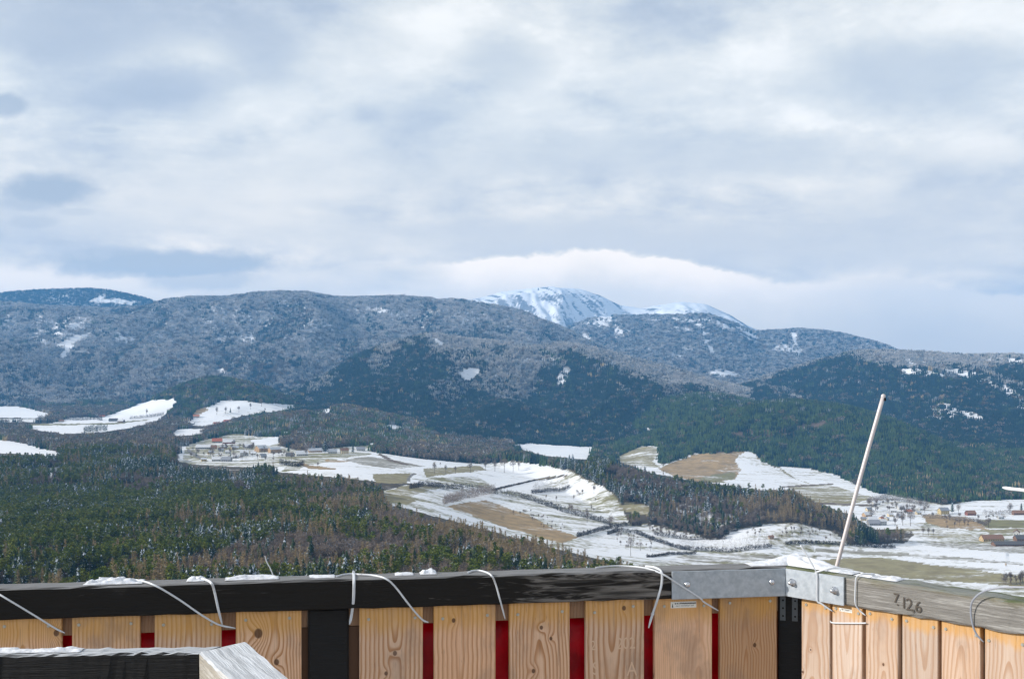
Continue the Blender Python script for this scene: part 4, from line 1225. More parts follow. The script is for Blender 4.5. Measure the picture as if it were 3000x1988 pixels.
# deck the railing stands on, unseen; made pale to bounce light onto planks
M_DECK = old_wood('bounce_deck_boards', (0.34, 0.33, 0.31), (0.70, 0.70, 0.70), 0.5, None, None, 0.0, 9.0)
dk_ = [FF.world((-2.2, 0.3, 0)), CW + Vector((0.25, 0.30, 0)), FR.world((2.2, 0.3, 0)), Vector((1.2, -2.5, 0)), Vector((-3.2, -2.5, 0))]
n_ = len(dk_)
dm = mesh('deck_floor', [(p.x, p.y, FLOOR_Z) for p in dk_] + [(p.x, p.y, FLOOR_Z - 0.12) for p in dk_],
          [tuple(range(n_ - 1, -1, -1)), tuple(range(n_, 2 * n_))] + [(i, (i + 1) % n_, n_ + (i + 1) % n_, n_ + i) for i in range(n_)])
bm_ = bmesh.new(); bm_.from_mesh(dm); bmesh.ops.recalc_face_normals(bm_, faces=bm_.faces); bm_.to_mesh(dm); bm_.free()
tag(link('deck_floor', dm, M_DECK), kind='structure')

# mitred corner of the two handrails
bis = (FF.n + FR.n).normalized(); outer = CW + bis * (BD / bis.dot(FF.n))


def to_local(fr, w):
    d = w - fr.o
    return (d.dot(fr.d), d.dot(fr.n))


# ---- front railing
rail_f = empty('wooden_railing', (LW.x, LW.y, 0), ang_f)
tag(rail_f, 'long front railing with black-stained handrail and golden larch planks', 'railing')
of = to_local(FF, outer)
hr = link('handrail', prism(((-0.9, 0.0), (-0.9, BD)), ((LEN_F - 0.0006, 0.0), (of[0] - 0.0006, BD)), ZT - BH, ZT, 60, 0.005, 0.0011, 4), M_BLACK, rail_f)
hr['label'] = 'black-stained handrail worn grey near the steel bracket'
PLF = 0.014                                          # plank faces sit this far behind the handrail face
SCREW = None


def screw_mesh():
    bm_ = bmesh.new()
    bmesh.ops.create_cone(bm_, cap_ends=True, segments=10, radius1=0.0050, radius2=0.0042, depth=0.0022)
    bmesh.ops.transform(bm_, matrix=Matrix.Rotation(R(90), 4, 'X'), verts=bm_.verts)
    bmesh.ops.create_cone(bm_, cap_ends=True, segments=6, radius1=0.0022, radius2=0.0018, depth=0.0008,
                          matrix=Matrix.Translation((0, -0.0013, 0)) @ Matrix.Rotation(R(90), 4, 'X'))
    me_ = bpy.data.meshes.new('screw'); bm_.to_mesh(me_); bm_.free(); me_.materials.append(M_SCREW)
    return me_


SCREW = screw_mesh()


def add_plank(fr, root, pxa, pxb, seed, screws=(), y=PLF, ztop=ZT - BH + 0.012, lab=None, knots_px=(), **kw):
    xa, xb = fr.lx(pxa, y), fr.lx(pxb, y)
    org = ((xa + xb) / 2, y, ZT - BH)
    kn = []
    for (kx, ky, kr) in knots_px:
        h_ = fr.hit(kx, ky, y); kn.append((h_[0] - org[0], h_[2] - org[2], kr))
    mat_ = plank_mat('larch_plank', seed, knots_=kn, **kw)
    me_ = box(xa, xb, y, y + 0.022, FLOOR_Z + 0.05, ztop, 0.0018, org)
    p_ = link('plank', me_, mat_, root); p_.location = org
    if lab: p_['label'] = lab
    for (sx, sy) in screws:
        h_ = fr.hit(sx, sy, y)
        s_ = link('screw', SCREW, None, p_); s_.location = (h_[0] - org[0], -0.0011, h_[2] - org[2])
    return p_


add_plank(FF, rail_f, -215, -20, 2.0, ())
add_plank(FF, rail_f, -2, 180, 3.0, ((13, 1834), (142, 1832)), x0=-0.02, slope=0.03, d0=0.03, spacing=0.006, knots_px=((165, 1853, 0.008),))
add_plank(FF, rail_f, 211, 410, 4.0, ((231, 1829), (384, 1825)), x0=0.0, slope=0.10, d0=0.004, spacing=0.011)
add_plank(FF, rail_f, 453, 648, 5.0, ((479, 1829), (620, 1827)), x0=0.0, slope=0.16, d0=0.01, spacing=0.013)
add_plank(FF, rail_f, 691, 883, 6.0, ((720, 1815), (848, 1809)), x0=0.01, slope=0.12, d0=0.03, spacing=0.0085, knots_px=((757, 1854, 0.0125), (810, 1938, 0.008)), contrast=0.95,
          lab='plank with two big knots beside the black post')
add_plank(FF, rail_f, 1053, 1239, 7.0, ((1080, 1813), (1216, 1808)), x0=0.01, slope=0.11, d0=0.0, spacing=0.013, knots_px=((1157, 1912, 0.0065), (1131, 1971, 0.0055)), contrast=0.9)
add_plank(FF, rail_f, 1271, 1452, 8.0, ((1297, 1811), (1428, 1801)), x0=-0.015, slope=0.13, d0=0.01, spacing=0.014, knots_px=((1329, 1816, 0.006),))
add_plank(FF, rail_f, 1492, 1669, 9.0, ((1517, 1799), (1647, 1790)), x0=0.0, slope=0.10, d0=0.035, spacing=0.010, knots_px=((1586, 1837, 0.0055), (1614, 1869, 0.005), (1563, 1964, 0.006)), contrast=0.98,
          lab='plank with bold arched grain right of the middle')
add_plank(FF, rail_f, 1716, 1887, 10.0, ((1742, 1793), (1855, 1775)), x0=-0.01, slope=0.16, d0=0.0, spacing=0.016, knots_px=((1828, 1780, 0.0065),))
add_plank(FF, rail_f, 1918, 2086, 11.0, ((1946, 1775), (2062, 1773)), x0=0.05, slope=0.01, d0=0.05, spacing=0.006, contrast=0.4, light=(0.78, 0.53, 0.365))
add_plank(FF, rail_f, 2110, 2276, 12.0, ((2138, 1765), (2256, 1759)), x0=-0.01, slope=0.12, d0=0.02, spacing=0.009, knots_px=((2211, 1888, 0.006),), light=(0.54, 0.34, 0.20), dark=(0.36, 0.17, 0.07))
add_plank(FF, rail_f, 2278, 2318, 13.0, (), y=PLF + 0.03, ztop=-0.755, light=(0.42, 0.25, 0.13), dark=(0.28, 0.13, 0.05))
# the black post, the batten the planks are screwed to
xa, xb = FF.lx(902, 0.020), FF.lx(1022, 0.020)
p_ = link('post', box(xa, xb, 0.020, 0.110, FLOOR_Z, ZT - BH, 0.006), M_POST, rail_f); p_['label'] = 'black square post between the planks'
for a_, b_ in ((-0.9, xa - 0.001), (xb + 0.001, FF.lx(2304, 0.038))):
    link('batten', box(a_, b_, PLF + 0.0235, PLF + 0.045, -0.757, ZT - BH + 0.01, 0.001), M_BATTEN, rail_f)
    link('batten', box(a_, b_, PLF + 0.0235, PLF + 0.045, -1.50, -1.42, 0.001), M_BATTEN, rail_f)
for pxa, pxb, t_ in ((884, 901, -0.757), (1024, 1052, -0.757)):
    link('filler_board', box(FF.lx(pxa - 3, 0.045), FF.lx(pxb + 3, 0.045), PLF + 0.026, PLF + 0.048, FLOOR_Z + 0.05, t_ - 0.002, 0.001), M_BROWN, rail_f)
# red tarpaulin stretched outside the planks, seen in the gaps
for a_, b_, lb in ((-0.9, FF.lx(890, 0.07), 'red tarpaulin showing in the plank gaps left of the black post'),
                   (FF.lx(1040, 0.07), FF.lx(2290, 0.07), 'red tarpaulin showing in the plank gaps between black post and steel bracket')):
    nx = 90; vs, fs = [], []
    r_ = np.random.default_rng(3)
    for i in range(nx + 1):
        for j in range(9):
            xx = a_ + (b_ - a_) * i / nx; zz = -0.752 - j * 0.1
            vs.append((xx, 0.066 + 0.006 * math.sin(xx * 17 + j) + r_.normal() * 0.0012, zz + 0.004 * math.sin(xx * 5)))
    for i in range(nx):
        for j in range(8):
            fs.append((i * 9 + j, i * 9 + j + 1, (i + 1) * 9 + j + 1, (i + 1) * 9 + j))
    rs = link('tarpaulin', mesh('tarpaulin', vs, fs, True), M_RED)
    rs.location = (LW.x, LW.y, 0); rs.rotation_euler = (0, 0, ang_f)
    sd_ = rs.modifiers.new('thickness', 'SOLIDIFY'); sd_.thickness = 0.001
    tag(rs, lb, 'tarpaulin')

# ---- right-hand railing
rail_r = empty('wooden_railing', (CW.x, CW.y, 0), ang_r)
tag(rail_r, 'short side railing with mossy grey handrail and pale sunlit planks', 'railing')
orr = to_local(FR, outer)
hr = link('handrail', prism(((0.0006, 0.0), (orr[0] + 0.0006, BD)), ((1.9, 0.0), (1.9, BD)), ZT - BH, ZT, 50, 0.006, 0.0013, 8), M_GREYB, rail_r)
hr['label'] = 'grey weathered handrail with carved date and moss along its top'
LT, DT = (0.555, 0.435, 0.35), (0.36, 0.19, 0.095)
for i, (a_, b_, sc_) in enumerate(((2348, 2431, ((2362, 1770), (2418, 1780))), (2438, 2526, ((2449, 1781), (2515, 1796))), (2536, 2631, ((2549, 1796), (2613, 1812))),
                                   (2643, 2748, ((2656, 1817), (2735, 1836))), (2758, 2872, ((2771, 1841), (2860, 1860))), (2885, 3004, ((2897, 1875), (2996, 1887))),
                                   (3018, 3150, ()), (3170, 3310, ()))):
    kp = {0: ((2375, 1902, 0.003), (2352, 1967, 0.004)), 2: ((2588, 1945, 0.004),)}.get(i, ())
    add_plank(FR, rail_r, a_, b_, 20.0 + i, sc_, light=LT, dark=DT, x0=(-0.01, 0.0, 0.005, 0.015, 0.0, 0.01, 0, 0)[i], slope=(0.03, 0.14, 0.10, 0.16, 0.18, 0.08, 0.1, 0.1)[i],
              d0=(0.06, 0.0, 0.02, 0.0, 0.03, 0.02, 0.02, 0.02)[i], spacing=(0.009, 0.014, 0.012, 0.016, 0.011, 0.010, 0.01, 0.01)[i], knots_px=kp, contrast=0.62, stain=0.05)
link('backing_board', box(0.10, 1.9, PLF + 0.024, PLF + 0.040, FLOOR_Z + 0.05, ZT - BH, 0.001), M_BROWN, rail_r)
# black corner post under the bracket, with the perforated strips at its head
cpost = empty('corner_post', (CW.x, CW.y, 0), (ang_f + ang_r) / 2)
tag(cpost, 'black corner post under the steel bracket with perforated strips', 'post')
link('post_shaft', box(-0.028, 0.05, 0.024, 0.11, FLOOR_Z, ZT - BH - 0.001, 0.004), M_POST, cpost)
M_STRAP = plain('dull_dark_steel', (0.10, 0.11, 0.12), 0.5, 0.6)
M_HOLE = plain('hole_dark', (0.004, 0.004, 0.004), 0.9)
for sx in (-0.012, 0.026):
    s_ = link('perforated_strip', box(sx - 0.009, sx + 0.009, 0.0205, 0.0238, ZT - BH - 0.085, ZT - BH - 0.001, 0.0006), M_STRAP, cpost)
    for hz_ in (-0.02, -0.045, -0.070):
        bm_ = bmesh.new(); bmesh.ops.create_circle(bm_, cap_ends=True, segments=10, radius=0.0032)
        bmesh.ops.transform(bm_, matrix=Matrix.Translation((sx + 0.001, 0.0200, ZT - BH + hz_)) @ Matrix.Rotation(R(90), 4, 'X'), verts=bm_.verts)
        hm_ = bpy.data.meshes.new('hole'); bm_.to_mesh(hm_); bm_.free(); link('hole', hm_, M_HOLE, s_)

# ---- steel bracket across the corner
brk = empty('corner_bracket', (CW.x, CW.y, 0), 0)
tag(brk, 'galvanised steel angle bracket bolted across the handrail corner', 'bracket')
BT = 0.007


def wplate(fr, xa, xb, za, zb, name, miter_a=0.0, miter_b=0.0, y0=-0.0005):
    vs = []
    for yy, ma, mb in ((y0, 0, 0), (y0 - BT, miter_a, miter_b)):
        for (xx, zz) in ((xa + ma, za), (xb + mb, za), (xb + mb, zb), (xa + ma, zb)):
            w_ = fr.world((xx, yy, zz)); vs.append((w_.x - CW.x, w_.y - CW.y, w_.z))
    me_ = mesh(name, vs, [(0, 1, 2, 3), (7, 6, 5, 4), (0, 4, 5, 1), (1, 5, 6, 2), (2, 6, 7, 3), (3, 7, 4, 0)])
    bm_ = bmesh.new(); bm_.from_mesh(me_); bmesh.ops.recalc_face_normals(bm_, faces=bm_.faces)
    bmesh.ops.bevel(bm_, geom=list(bm_.edges), offset=0.0009, segments=1, affect='EDGES'); bm_.to_mesh(me_); bm_.free()
    return me_


half = (math.pi - (ang_f - ang_r)) / 2               # half the inner corner angle
mt_ = BT / math.tan(half)
zb0, zb1 = ZT - BH - 0.001, ZT - 0.0035
link('wing', wplate(FF, FF.lx(1967), LEN_F, zb0, zb1, 'wing', 0, -mt_ - 0.0004), M_ZINC, brk)
link('wing', wplate(FR, 0.0, FR.lx(2476), zb0, zb1, 'wing', mt_ + 0.0004, 0), M_ZINC, brk)


def bolt_mesh(long_):
    prof = [(0.0, -0.020), (0.0035, -0.0195), (0.006, -0.017), (0.0075, -0.012), (0.0078, -0.006), (0.0105, -0.0055), (0.0105, -0.0022), (0.0125, -0.002), (0.0125, 0.0)] if long_ else \
           [(0.0, -0.0085), (0.004, -0.0078), (0.0075, -0.0058), (0.0098, -0.0025), (0.0103, 0.0)]
    n = 14; vs, fs = [], []
    for rr, yy in prof:
        for i in range(n):
            vs.append((rr * math.cos(2 * math.pi * i / n), yy, rr * math.sin(2 * math.pi * i / n)))
    for j in range(len(prof) - 1):
        for i in range(n):
            k_ = (i + 1) % n; fs.append((j * n + i, j * n + k_, (j + 1) * n + k_, (j + 1) * n + i))
    me_ = mesh('bolt', vs, fs, True); me_.materials.append(M_BOLT)
    bm_ = bmesh.new(); bm_.from_mesh(me_); bmesh.ops.remove_doubles(bm_, verts=bm_.verts, dist=1e-5); bmesh.ops.recalc_face_normals(bm_, faces=bm_.faces); bm_.to_mesh(me_); bm_.free()
    return me_


B1, B2 = bolt_mesh(False), bolt_mesh(True)
for fr, pxp, pyp, bmh in ((FF, 2014, 1711, B1), (FF, 2262, 1704, B1), (FR, 2322, 1705, B2), (FR, 2445, 1728, B2)):
    h_ = fr.hit(pxp, pyp, -BT - 0.0008); w_ = fr.world(h_)
    b_ = link('bolt', bmh, None, brk); b_.location = (w_.x - CW.x, w_.y - CW.y, w_.z); b_.rotation_euler = (0, 0, fr.a)
M_RUST = plain('rusty_bolt_end', (0.20, 0.035, 0.02), 0.7)

# ---- stickers on the planks
M_PAPER = plain('white_sticker', (0.74, 0.73, 0.68), 0.5); M_INK = plain('black_print', (0.02, 0.02, 0.022), 0.6); M_INKG = plain('faded_print', (0.26, 0.26, 0.26), 0.6)


def sticker(fr, pxa, pxb, pya, pyb, lab, seed):
    y_ = PLF - 0.0006
    a_ = fr.hit(pxa, pya, y_); b_ = fr.hit(pxb, pyb, y_)
    st_ = empty('sticker', (fr.world(a_).x, fr.world(a_).y, a_[2]), fr.a); tag(st_, lab, 'sticker')
    w_, h_ = b_[0] - a_[0], -(b_[2] - a_[2])
    link('paper', box(0, w_, 0, 0.0005, -h_, 0, 0), M_PAPER, st_)
    r = random.Random(seed)
    for name, z0_, hh, x0_, x1_, m_ in (('print', -0.16, 0.24, 0.16, 0.97, M_INK), ('print', -0.58, 0.15, 0.20, 0.90, M_INKG)):
        vs, fs, xx = [], [], x0_ * w_
        while xx < x1_ * w_:
            cw_ = w_ * r.uniform(0.016, 0.028)
            if r.random() > 0.16:
                zt_ = z0_ * h_ - r.uniform(0, 0.05) * h_; zb_ = zt_ - hh * h_ * r.uniform(0.75, 1.0); n0 = len(vs)
                vs += [(xx, -0.0004, zt_), (xx + cw_, -0.0004, zt_), (xx + cw_, -0.0004, zb_), (xx, -0.0004, zb_)]; fs.append((n0, n0 + 1, n0 + 2, n0 + 3))
            xx += cw_ + w_ * 0.008
        pr = link(name, mesh('print', vs, fs), m_, st_); pr['kind'] = 'stuff'
    link('symbol', mesh('symbol', [(w_ * 0.04, -0.0004, -h_ * 0.88), (w_ * 0.10, -0.0004, -h_ * 0.88), (w_ * 0.085, -0.0004, -h_ * 0.60), (w_ * 0.075, -0.0004, -h_ * 0.30),
                                  (w_ * 0.063, -0.0004, -h_ * 0.30), (w_ * 0.055, -0.0004, -h_ * 0.60)], [(0, 1, 2, 3, 4, 5)]), M_INK, st_)


sticker(FF, 1965, 2040, 1762, 1778, 'small white warning sticker under the bracket on the front railing', 1)
sticker(FR, 2459, 2496, 1779, 1795, 'small white warning sticker on a sunlit plank of the side railing', 2)

# ---- carved date on the side handrail
M_CARVE = plain('carved_groove', (0.085, 0.072, 0.060), 0.95)
for txt, pxc, pyc, hgt_ in (('7', 2616, 1763, 0.031), ('.', 2625, 1772, 0.034), ('1', 2637, 1779, 0.037), ('2', 2652, 1785, 0.039), (',', 2671, 1789, 0.036), ('6', 2679, 1791, 0.037)):
    cu = bpy.data.curves.new('carved_numeral', 'FONT'); cu.body = txt; cu.size = hgt_ * 0.9 / 0.70; cu.align_x = 'LEFT'; cu.resolution_u = 4
    tmp_o = bpy.data.objects.new('carved_numeral', cu); COL.objects.link(tmp_o)
    nm_ = bpy.data.meshes.new_from_object(tmp_o.evaluated_get(bpy.context.evaluated_depsgraph_get()))
    bpy.data.objects.remove(tmp_o, do_unlink=True); nm_.materials.clear()
    h_ = FR.hit(pxc, pyc, -0.0022)
    t_ = link('carved_numeral', nm_, M_CARVE, hr)
    t_.location = (h_[0], -0.0022, h_[2]); t_.rotation_euler = (R(90), 0, 0); t_.scale = (1.0, 1, 1)


# faint chalk marks on one front plank
M_CHALK = plain('faint_chalk', (0.63, 0.44, 0.305), 0.9)
for txt, pxc, pyc, hgt_ in (('2', 1730, 1903, 0.030), ('202', 1806, 1900, 0.036), ('S', 1735, 1975, 0.040), ('A', 1836, 1978, 0.044)):
    cu = bpy.data.curves.new('chalk_mark', 'FONT'); cu.body = txt; cu.size = hgt_ / 0.70; cu.resolution_u = 4
    tmp_o = bpy.data.objects.new('chalk_mark', cu); COL.objects.link(tmp_o)
    nm_ = bpy.data.meshes.new_from_object(tmp_o.evaluated_get(bpy.context.evaluated_depsgraph_get()))
    bpy.data.objects.remove(tmp_o, do_unlink=True); nm_.materials.clear()
    h_ = FF.hit(pxc, pyc, PLF - 0.0004)
    t_ = link('chalk_mark', nm_, M_CHALK, rail_f)
    t_.location = (h_[0], PLF - 0.0004, h_[2]); t_.rotation_euler = (R(90), 0, 0); t_.scale = (0.8, 1, 1)


# ---- cable ties
def on_rail(fr, px, py, off):
    h_ = fr.hit(px, py, -off)
    if h_[2] > ZT + 0.001:                            # lies on the top face
        zz = ZT + 0.0035
        yy = -zz * F / (py - HY) if py > HY + 5 else 99
        w_ = Vector(((px - CX) / F * yy, yy, zz)); d = (w_ - fr.o).dot(fr.n)
        if d > BD:
            h2 = fr.hit(px, py, BD - 0.006); return fr.world(h2)
        return w_
    if h_[2] < ZT - BH - 0.004:
        return fr.world(fr.hit(px, py, PLF - off - 0.002))
    return fr.world(h_)


def spline(pts, n=8):
    P_ = [pts[0] * 2 - pts[1]] + list(pts) + [pts[-1] * 2 - pts[-2]]
    o = []
    for i in range(1, len(P_) - 2):
        for j in range(n):
            t = j / n; p0, p1, p2, p3 = P_[i - 1:i + 3]
            o.append(0.5 * ((2 * p1) + (p2 - p0) * t + (2 * p0 - 5 * p1 + 4 * p2 - p3) * t * t + (3 * p1 - p0 - 3 * p2 + p3) * t ** 3))
    o.append(pts[-1])
    return o


def strap(pts, w, th, taper=1.0, org=Vector((0, 0, 0))):
    """flat band along a path, its flat side towards the deck"""
    vs, fs = [], []
    n = len(pts)
    for i, p in enumerate(pts):
        d = (pts[min(n - 1, i + 1)] - pts[max(0, i - 1)]).normalized()
        view = (p + org).normalized(); s_ = d.cross(view).normalized(); nn_ = s_.cross(d).normalized()
        ww = w * (1 if i < n - 4 else taper + (1 - taper) * (n - 1 - i) / 4)
        for (a_, b_) in ((-1, 0.0), (-0.7, 1), (0.7, 1), (1, 0.0), (0.7, -1), (-0.7, -1)):
            q_ = p + s_ * a_ * ww / 2 + nn_ * b_ * th / 2; vs.append(tuple(q_))
    for i in range(n - 1):
        for j in range(6):
            k_ = (j + 1) % 6; fs.append((i * 6 + j, i * 6 + k_, (i + 1) * 6 + k_, (i + 1) * 6 + j))
    fs.append(tuple(range(5, -1, -1))); fs.append(tuple((n - 1) * 6 + j for j in range(6)))
    return vs, fs


def cable_tie(lab, bands, heads=(), mat_=None, fr=None):
    fr = fr or FF; mat_ = mat_ or M_TIE
    first = None
    built = []
    for k_, (pts, w_) in enumerate(bands):
        P_ = spline([p if isinstance(p, Vector) else on_rail(fr, p[0], p[1], 0.004 + (p[2] if len(p) > 2 else 0)) for p in pts])
        if first is None: first = P_[0].copy()
        vs, fs = strap([p - first for p in P_], w_, 0.0016, 0.5, first)
        built.append(('band', mesh('band', vs, fs, True)))
    root = empty('cable_tie', first); tag(root, lab, 'cable tie', 'cable ties on the railing')
    for nm, me_ in built:
        link(nm, me_, mat_, root)
    for (hx, hy) in heads:
        p = on_rail(fr, hx, hy, 0.006) - first
        h_ = link('tie_head', box(-0.0042, 0.0042, -0.004, 0.004, -0.0042, 0.0042, 0.0012, segs=2), mat_, root); h_.location = p; h_.rotation_euler = (0.2, 0.3, fr.a)
    return root


cable_tie('long straight cable tie slanting off the edge above the inner rail', [([(-60, 1706), (0, 1741), (95, 1798), (160, 1838), (190, 1853)], 0.0052)])
cable_tie('long cable tie running from a snow lump down to the knotty plank', [([(290, 1692), (340, 1694), (400, 1698), (450, 1712), (520, 1752), (590, 1800), (640, 1828), (690, 1839)], 0.0055)])
cable_tie('short broad cable tie hooked over the handrail left of the knotty plank', [([(560, 1690), (595, 1695), (618, 1706), (628, 1730), (640, 1785), (651, 1828)], 0.0072)])
cable_tie('cable tie with lock standing up and broad tail beside the black post',
          [([(985, 1688), (1005, 1682), (1030, 1680), (1060, 1682)], 0.005), ([(1036, 1676), (1037, 1700), (1036, 1750), (1030, 1800), (1024, 1828)], 0.0085)], [(1036, 1676)])
cable_tie('curved cable tie drooping to the first red gap right of the post', [([(1046, 1681), (1090, 1684), (1130, 1694), (1160, 1720), (1200, 1772), (1235, 1812), (1255, 1822)], 0.0055)])
cable_tie('cable tie arched like a hook over the middle of the handrail', [([(1370, 1677), (1385, 1671), (1410, 1671), (1438, 1683), (1452, 1710), (1466, 1760), (1480, 1812)], 0.0055)])
cable_tie('long cable tie crossing the left end of the steel bracket', [([(1745, 1662), (1780, 1658), (1830, 1657), (1890, 1663), (1940, 1680, 0.007), (1985, 1708, 0.009), (2050, 1750, 0.009), (2062, 1762, 0.012), (2105, 1788)], 0.0055)])
cable_tie('cable tie hanging beside the bracket with its lock over the red gap', [([(1890, 1658), (1920, 1662), (1938, 1676), (1938, 1710), (1926, 1755), (1912, 1797), (1900, 1838)], 0.0075)], [(1912, 1797)])
wc = FR.world(FR.hit(2392, 1675, -0.012))
cable_tie('cable tie knotted over the corner snow with one tail pointing up', [
    ([FR.world(FR.hit(2345, 1596, -0.03)), FR.world(FR.hit(2370, 1636, -0.02)), wc], 0.0050),
    ([wc, FR.world(FR.hit(2394, 1700, -0.012)), FR.world(FR.hit(2394, 1756, -0.012)), FR.world(FR.hit(2408, 1768, -0.006)), FR.world(FR.hit(2440, 1790, 0.008))], 0.0056),
    ([wc, FR.world(FR.hit(2420, 1667, -0.004)), FR.world(FR.hit(2452, 1663, 0.02)), FR.world(FR.hit(2500, 1668, 0.05))], 0.0046)], [(2392, 1676)], fr=FR)
cable_tie('cable tie looped round the grey handrail just right of the bracket', [
    ([FR.world(FR.hit(2560, 1682, 0.03)), FR.world(FR.hit(2526, 1681, 0.0)), FR.world(FR.hit(2509, 1690, -0.005)), FR.world(FR.hit(2506, 1720, -0.005)), FR.world(FR.hit(2506, 1766, -0.005)),
      FR.world(FR.hit(2520, 1788, 0.006)), FR.world(FR.hit(2536, 1802, 0.010))], 0.0046)], [(2526, 1680)], fr=FR)
cable_tie('cable tie stretched level across one pale plank', [([(2432, 1818), (2440, 1823), (2480, 1824), (2530, 1824), (2538, 1823)], 0.0042)], fr=FR)
cable_tie('grey cable tie arching over the mossy end of the side handrail',
          [([FR.world(FR.hit(3060, 1722, -0.02)), FR.world(FR.hit(2990, 1719, -0.025)), FR.world(FR.hit(2930, 1720, -0.025)), FR.world(FR.hit(2880, 1732, -0.022)), FR.world(FR.hit(2850, 1758, -0.016)), FR.world(FR.hit(2844, 1790, -0.010)),
             FR.world(FR.hit(2850, 1830, -0.004)), FR.world(FR.hit(2862, 1858, 0.004)), FR.world(FR.hit(2882, 1880, 0.012))], 0.0052)], fr=FR, mat_=M_TIEG)
cable_tie('loose cable tie tail poking in before the wooded slope', [([FR.world(FR.hit(3290, 1800, 0.03)), FR.world(FR.hit(3262, 1640, 0.01)), FR.world(FR.hit(3180, 1510, -0.01)), FR.world(FR.hit(3090, 1455, -0.02)), FR.world(FR.hit(3010, 1437, -0.02)), FR.world(FR.hit(2960, 1431, -0.02)), FR.world(FR.hit(2937, 1427, -0.02))], 0.0095)], fr=FR)
wv = FF.world(FF.hit(800, 1684, 0.05))
cable_tie('thin cable tie end sticking up from a snow lump', [([wv, FF.world(FF.hit(792, 1664, 0.05)), FF.world(FF.hit(782, 1646, 0.05)), FF.world(FF.hit(776, 1627, 0.05))], 0.0032)])


# ---- snow left on the rails
def snow_lump(fr, px0, px1, h, lab, y0=0.012, y1=0.080, seed=0, z0=ZT, prof=None, nm='snow_patch', open_end=0):
    r = np.random.default_rng(seed); nx, nyy = 46, 14
    xa, xb = fr.lx(px0, (y0 + y1) / 2), fr.lx(px1, (y0 + y1) / 2)
    org = fr.world(((xa + xb) / 2, (y0 + y1) / 2, z0))
    vs, fs = [], []
    ii_ = np.linspace(0, 1, nx); jj_ = np.linspace(0, 1, nyy)
    nzz = fbm(np.add.outer(ii_ * (xb - xa) * (12 if h > 0.02 else 24), jj_ * 0) + seed * 3, np.add.outer(ii_ * 0, jj_ * 3.0), seed + 900, 4)
    for i, t in enumerate(ii_):
        for j, s_ in enumerate(jj_):
            e = ((1 - abs(2 * t - 1) ** 2.6) if not open_end else (1 - (1 - t) ** 5) if open_end > 0 else (1 - t ** 5)) * (1 - abs(2 * s_ - 1) ** 2.6)
            pf = np.interp(t, *prof) if prof else 1.0
            hh = h * pf * max(0, e) ** 0.6 * (0.45 + 1.0 * nzz[i, j]) * (1 if h > 0.02 else max(0.0, min(1.3, (nzz[i, j] - 0.36) * 5)))
            wob = (nzz[i, j] - 0.5) * 0.012
            w_ = fr.world((xa + (xb - xa) * t + wob, y0 + (y1 - y0) * s_ + wob * 0.6, z0 + 0.0012 + hh))
            vs.append(tuple(w_ - org))
    for i in range(nx - 1):
        for j in range(nyy - 1):
            fs.append((i * nyy + j, (i + 1) * nyy + j, (i + 1) * nyy + j + 1, i * nyy + j + 1))
    # closed underside
    n0 = len(vs)
    for (t, s_) in ((0, 0), (1, 0), (1, 1), (0, 1)):
        vs.append(tuple(fr.world((xa + (xb - xa) * t, y0 + (y1 - y0) * s_, z0 + 0.0008)) - org))
    fs.append((n0, n0 + 3, n0 + 2, n0 + 1))
    o = link(nm, mesh(nm, vs, fs, True), M_SNOW); o.location = org
    tag(o, lab, 'snow', kind='stuff')
    return o


snow_lump(FF, 250, 420, 0.011, 'low snow lump on the black handrail above the inner rail', 0.02, 0.084, 1)
snow_lump(FF, 548, 600, 0.008, 'small snow lump where a broad cable tie hooks over', 0.03, 0.084, 2)
snow_lump(FF, 660, 815, 0.006, 'flat snow lump with a thin tie end in it', 0.03, 0.086, 3)
snow_lump(FF, 905, 980, 0.003, 'thin snow strip left of the standing tie lock', 0.03, 0.086, 4)
snow_lump(FF, 1155, 1210, 0.004, 'thin snow strip right of the drooping tie', 0.035, 0.086, 6)
snow_lump(FF, 1230, 1278, 0.011, 'knob of snow in the middle of the black handrail', 0.04, 0.084, 5)
snow_lump(FF, 2190, 2338, 0.023, 'deep snow cushion on the left of the handrail corner', 0.026, 0.098, 7, prof=([0, 0.3, 0.7, 1], [0.1, 0.3, 0.9, 1.25]), open_end=1)
snow_lump(FR, 2318, 2512, 0.026, 'deep snow cushion on the right of the handrail corner', 0.026, 0.094, 8, prof=([0, 0.2, 0.5, 0.75, 1], [1.0, 1.05, 0.75, 0.40, 0.35]), open_end=-1)
snow_lump(FR, 2515, 2640, 0.007, 'thin icy snow strip on the grey handrail', 0.02, 0.080, 9)

# ---- bent metal rod standing behind the corner
M_ROD = plain('bare_metal_rod', (0.56, 0.51, 0.50), 0.5, 0.2)


def at_depth(px, py, y):
    return Vector(((px - CX) / F * y, y, -(py - HY) / F * y))


rod = empty('metal_rod', at_depth(2455, 1650, 3.92)); tag(rod, 'thin leaning metal rod rising behind the snowy handrail corner', 'rod')
pts = [at_depth(2403, 1850, 3.93), at_depth(2455, 1645, 3.92), at_depth(2520, 1400, 3.92), at_depth(2588, 1160, 3.93)]
pts = spline(pts, 6)
vs, fs = [], []
for i, p in enumerate(pts):
    for j in range(10):
        vs.append(tuple(p - rod.location + Vector((math.cos(j * 0.6283), math.sin(j * 0.6283), 0)) * 0.0074))
for i in range(len(pts) - 1):
    for j in range(10):
        k_ = (j + 1) % 10; fs.append((i * 10 + j, i * 10 + k_, (i + 1) * 10 + k_, (i + 1) * 10 + j))
fs.append(tuple((len(pts) - 1) * 10 + j for j in range(10))); fs.append(tuple(range(9, -1, -1)))
link('shaft', mesh('shaft', vs, fs, True), M_ROD, rod)
p = pts[-1] - rod.location
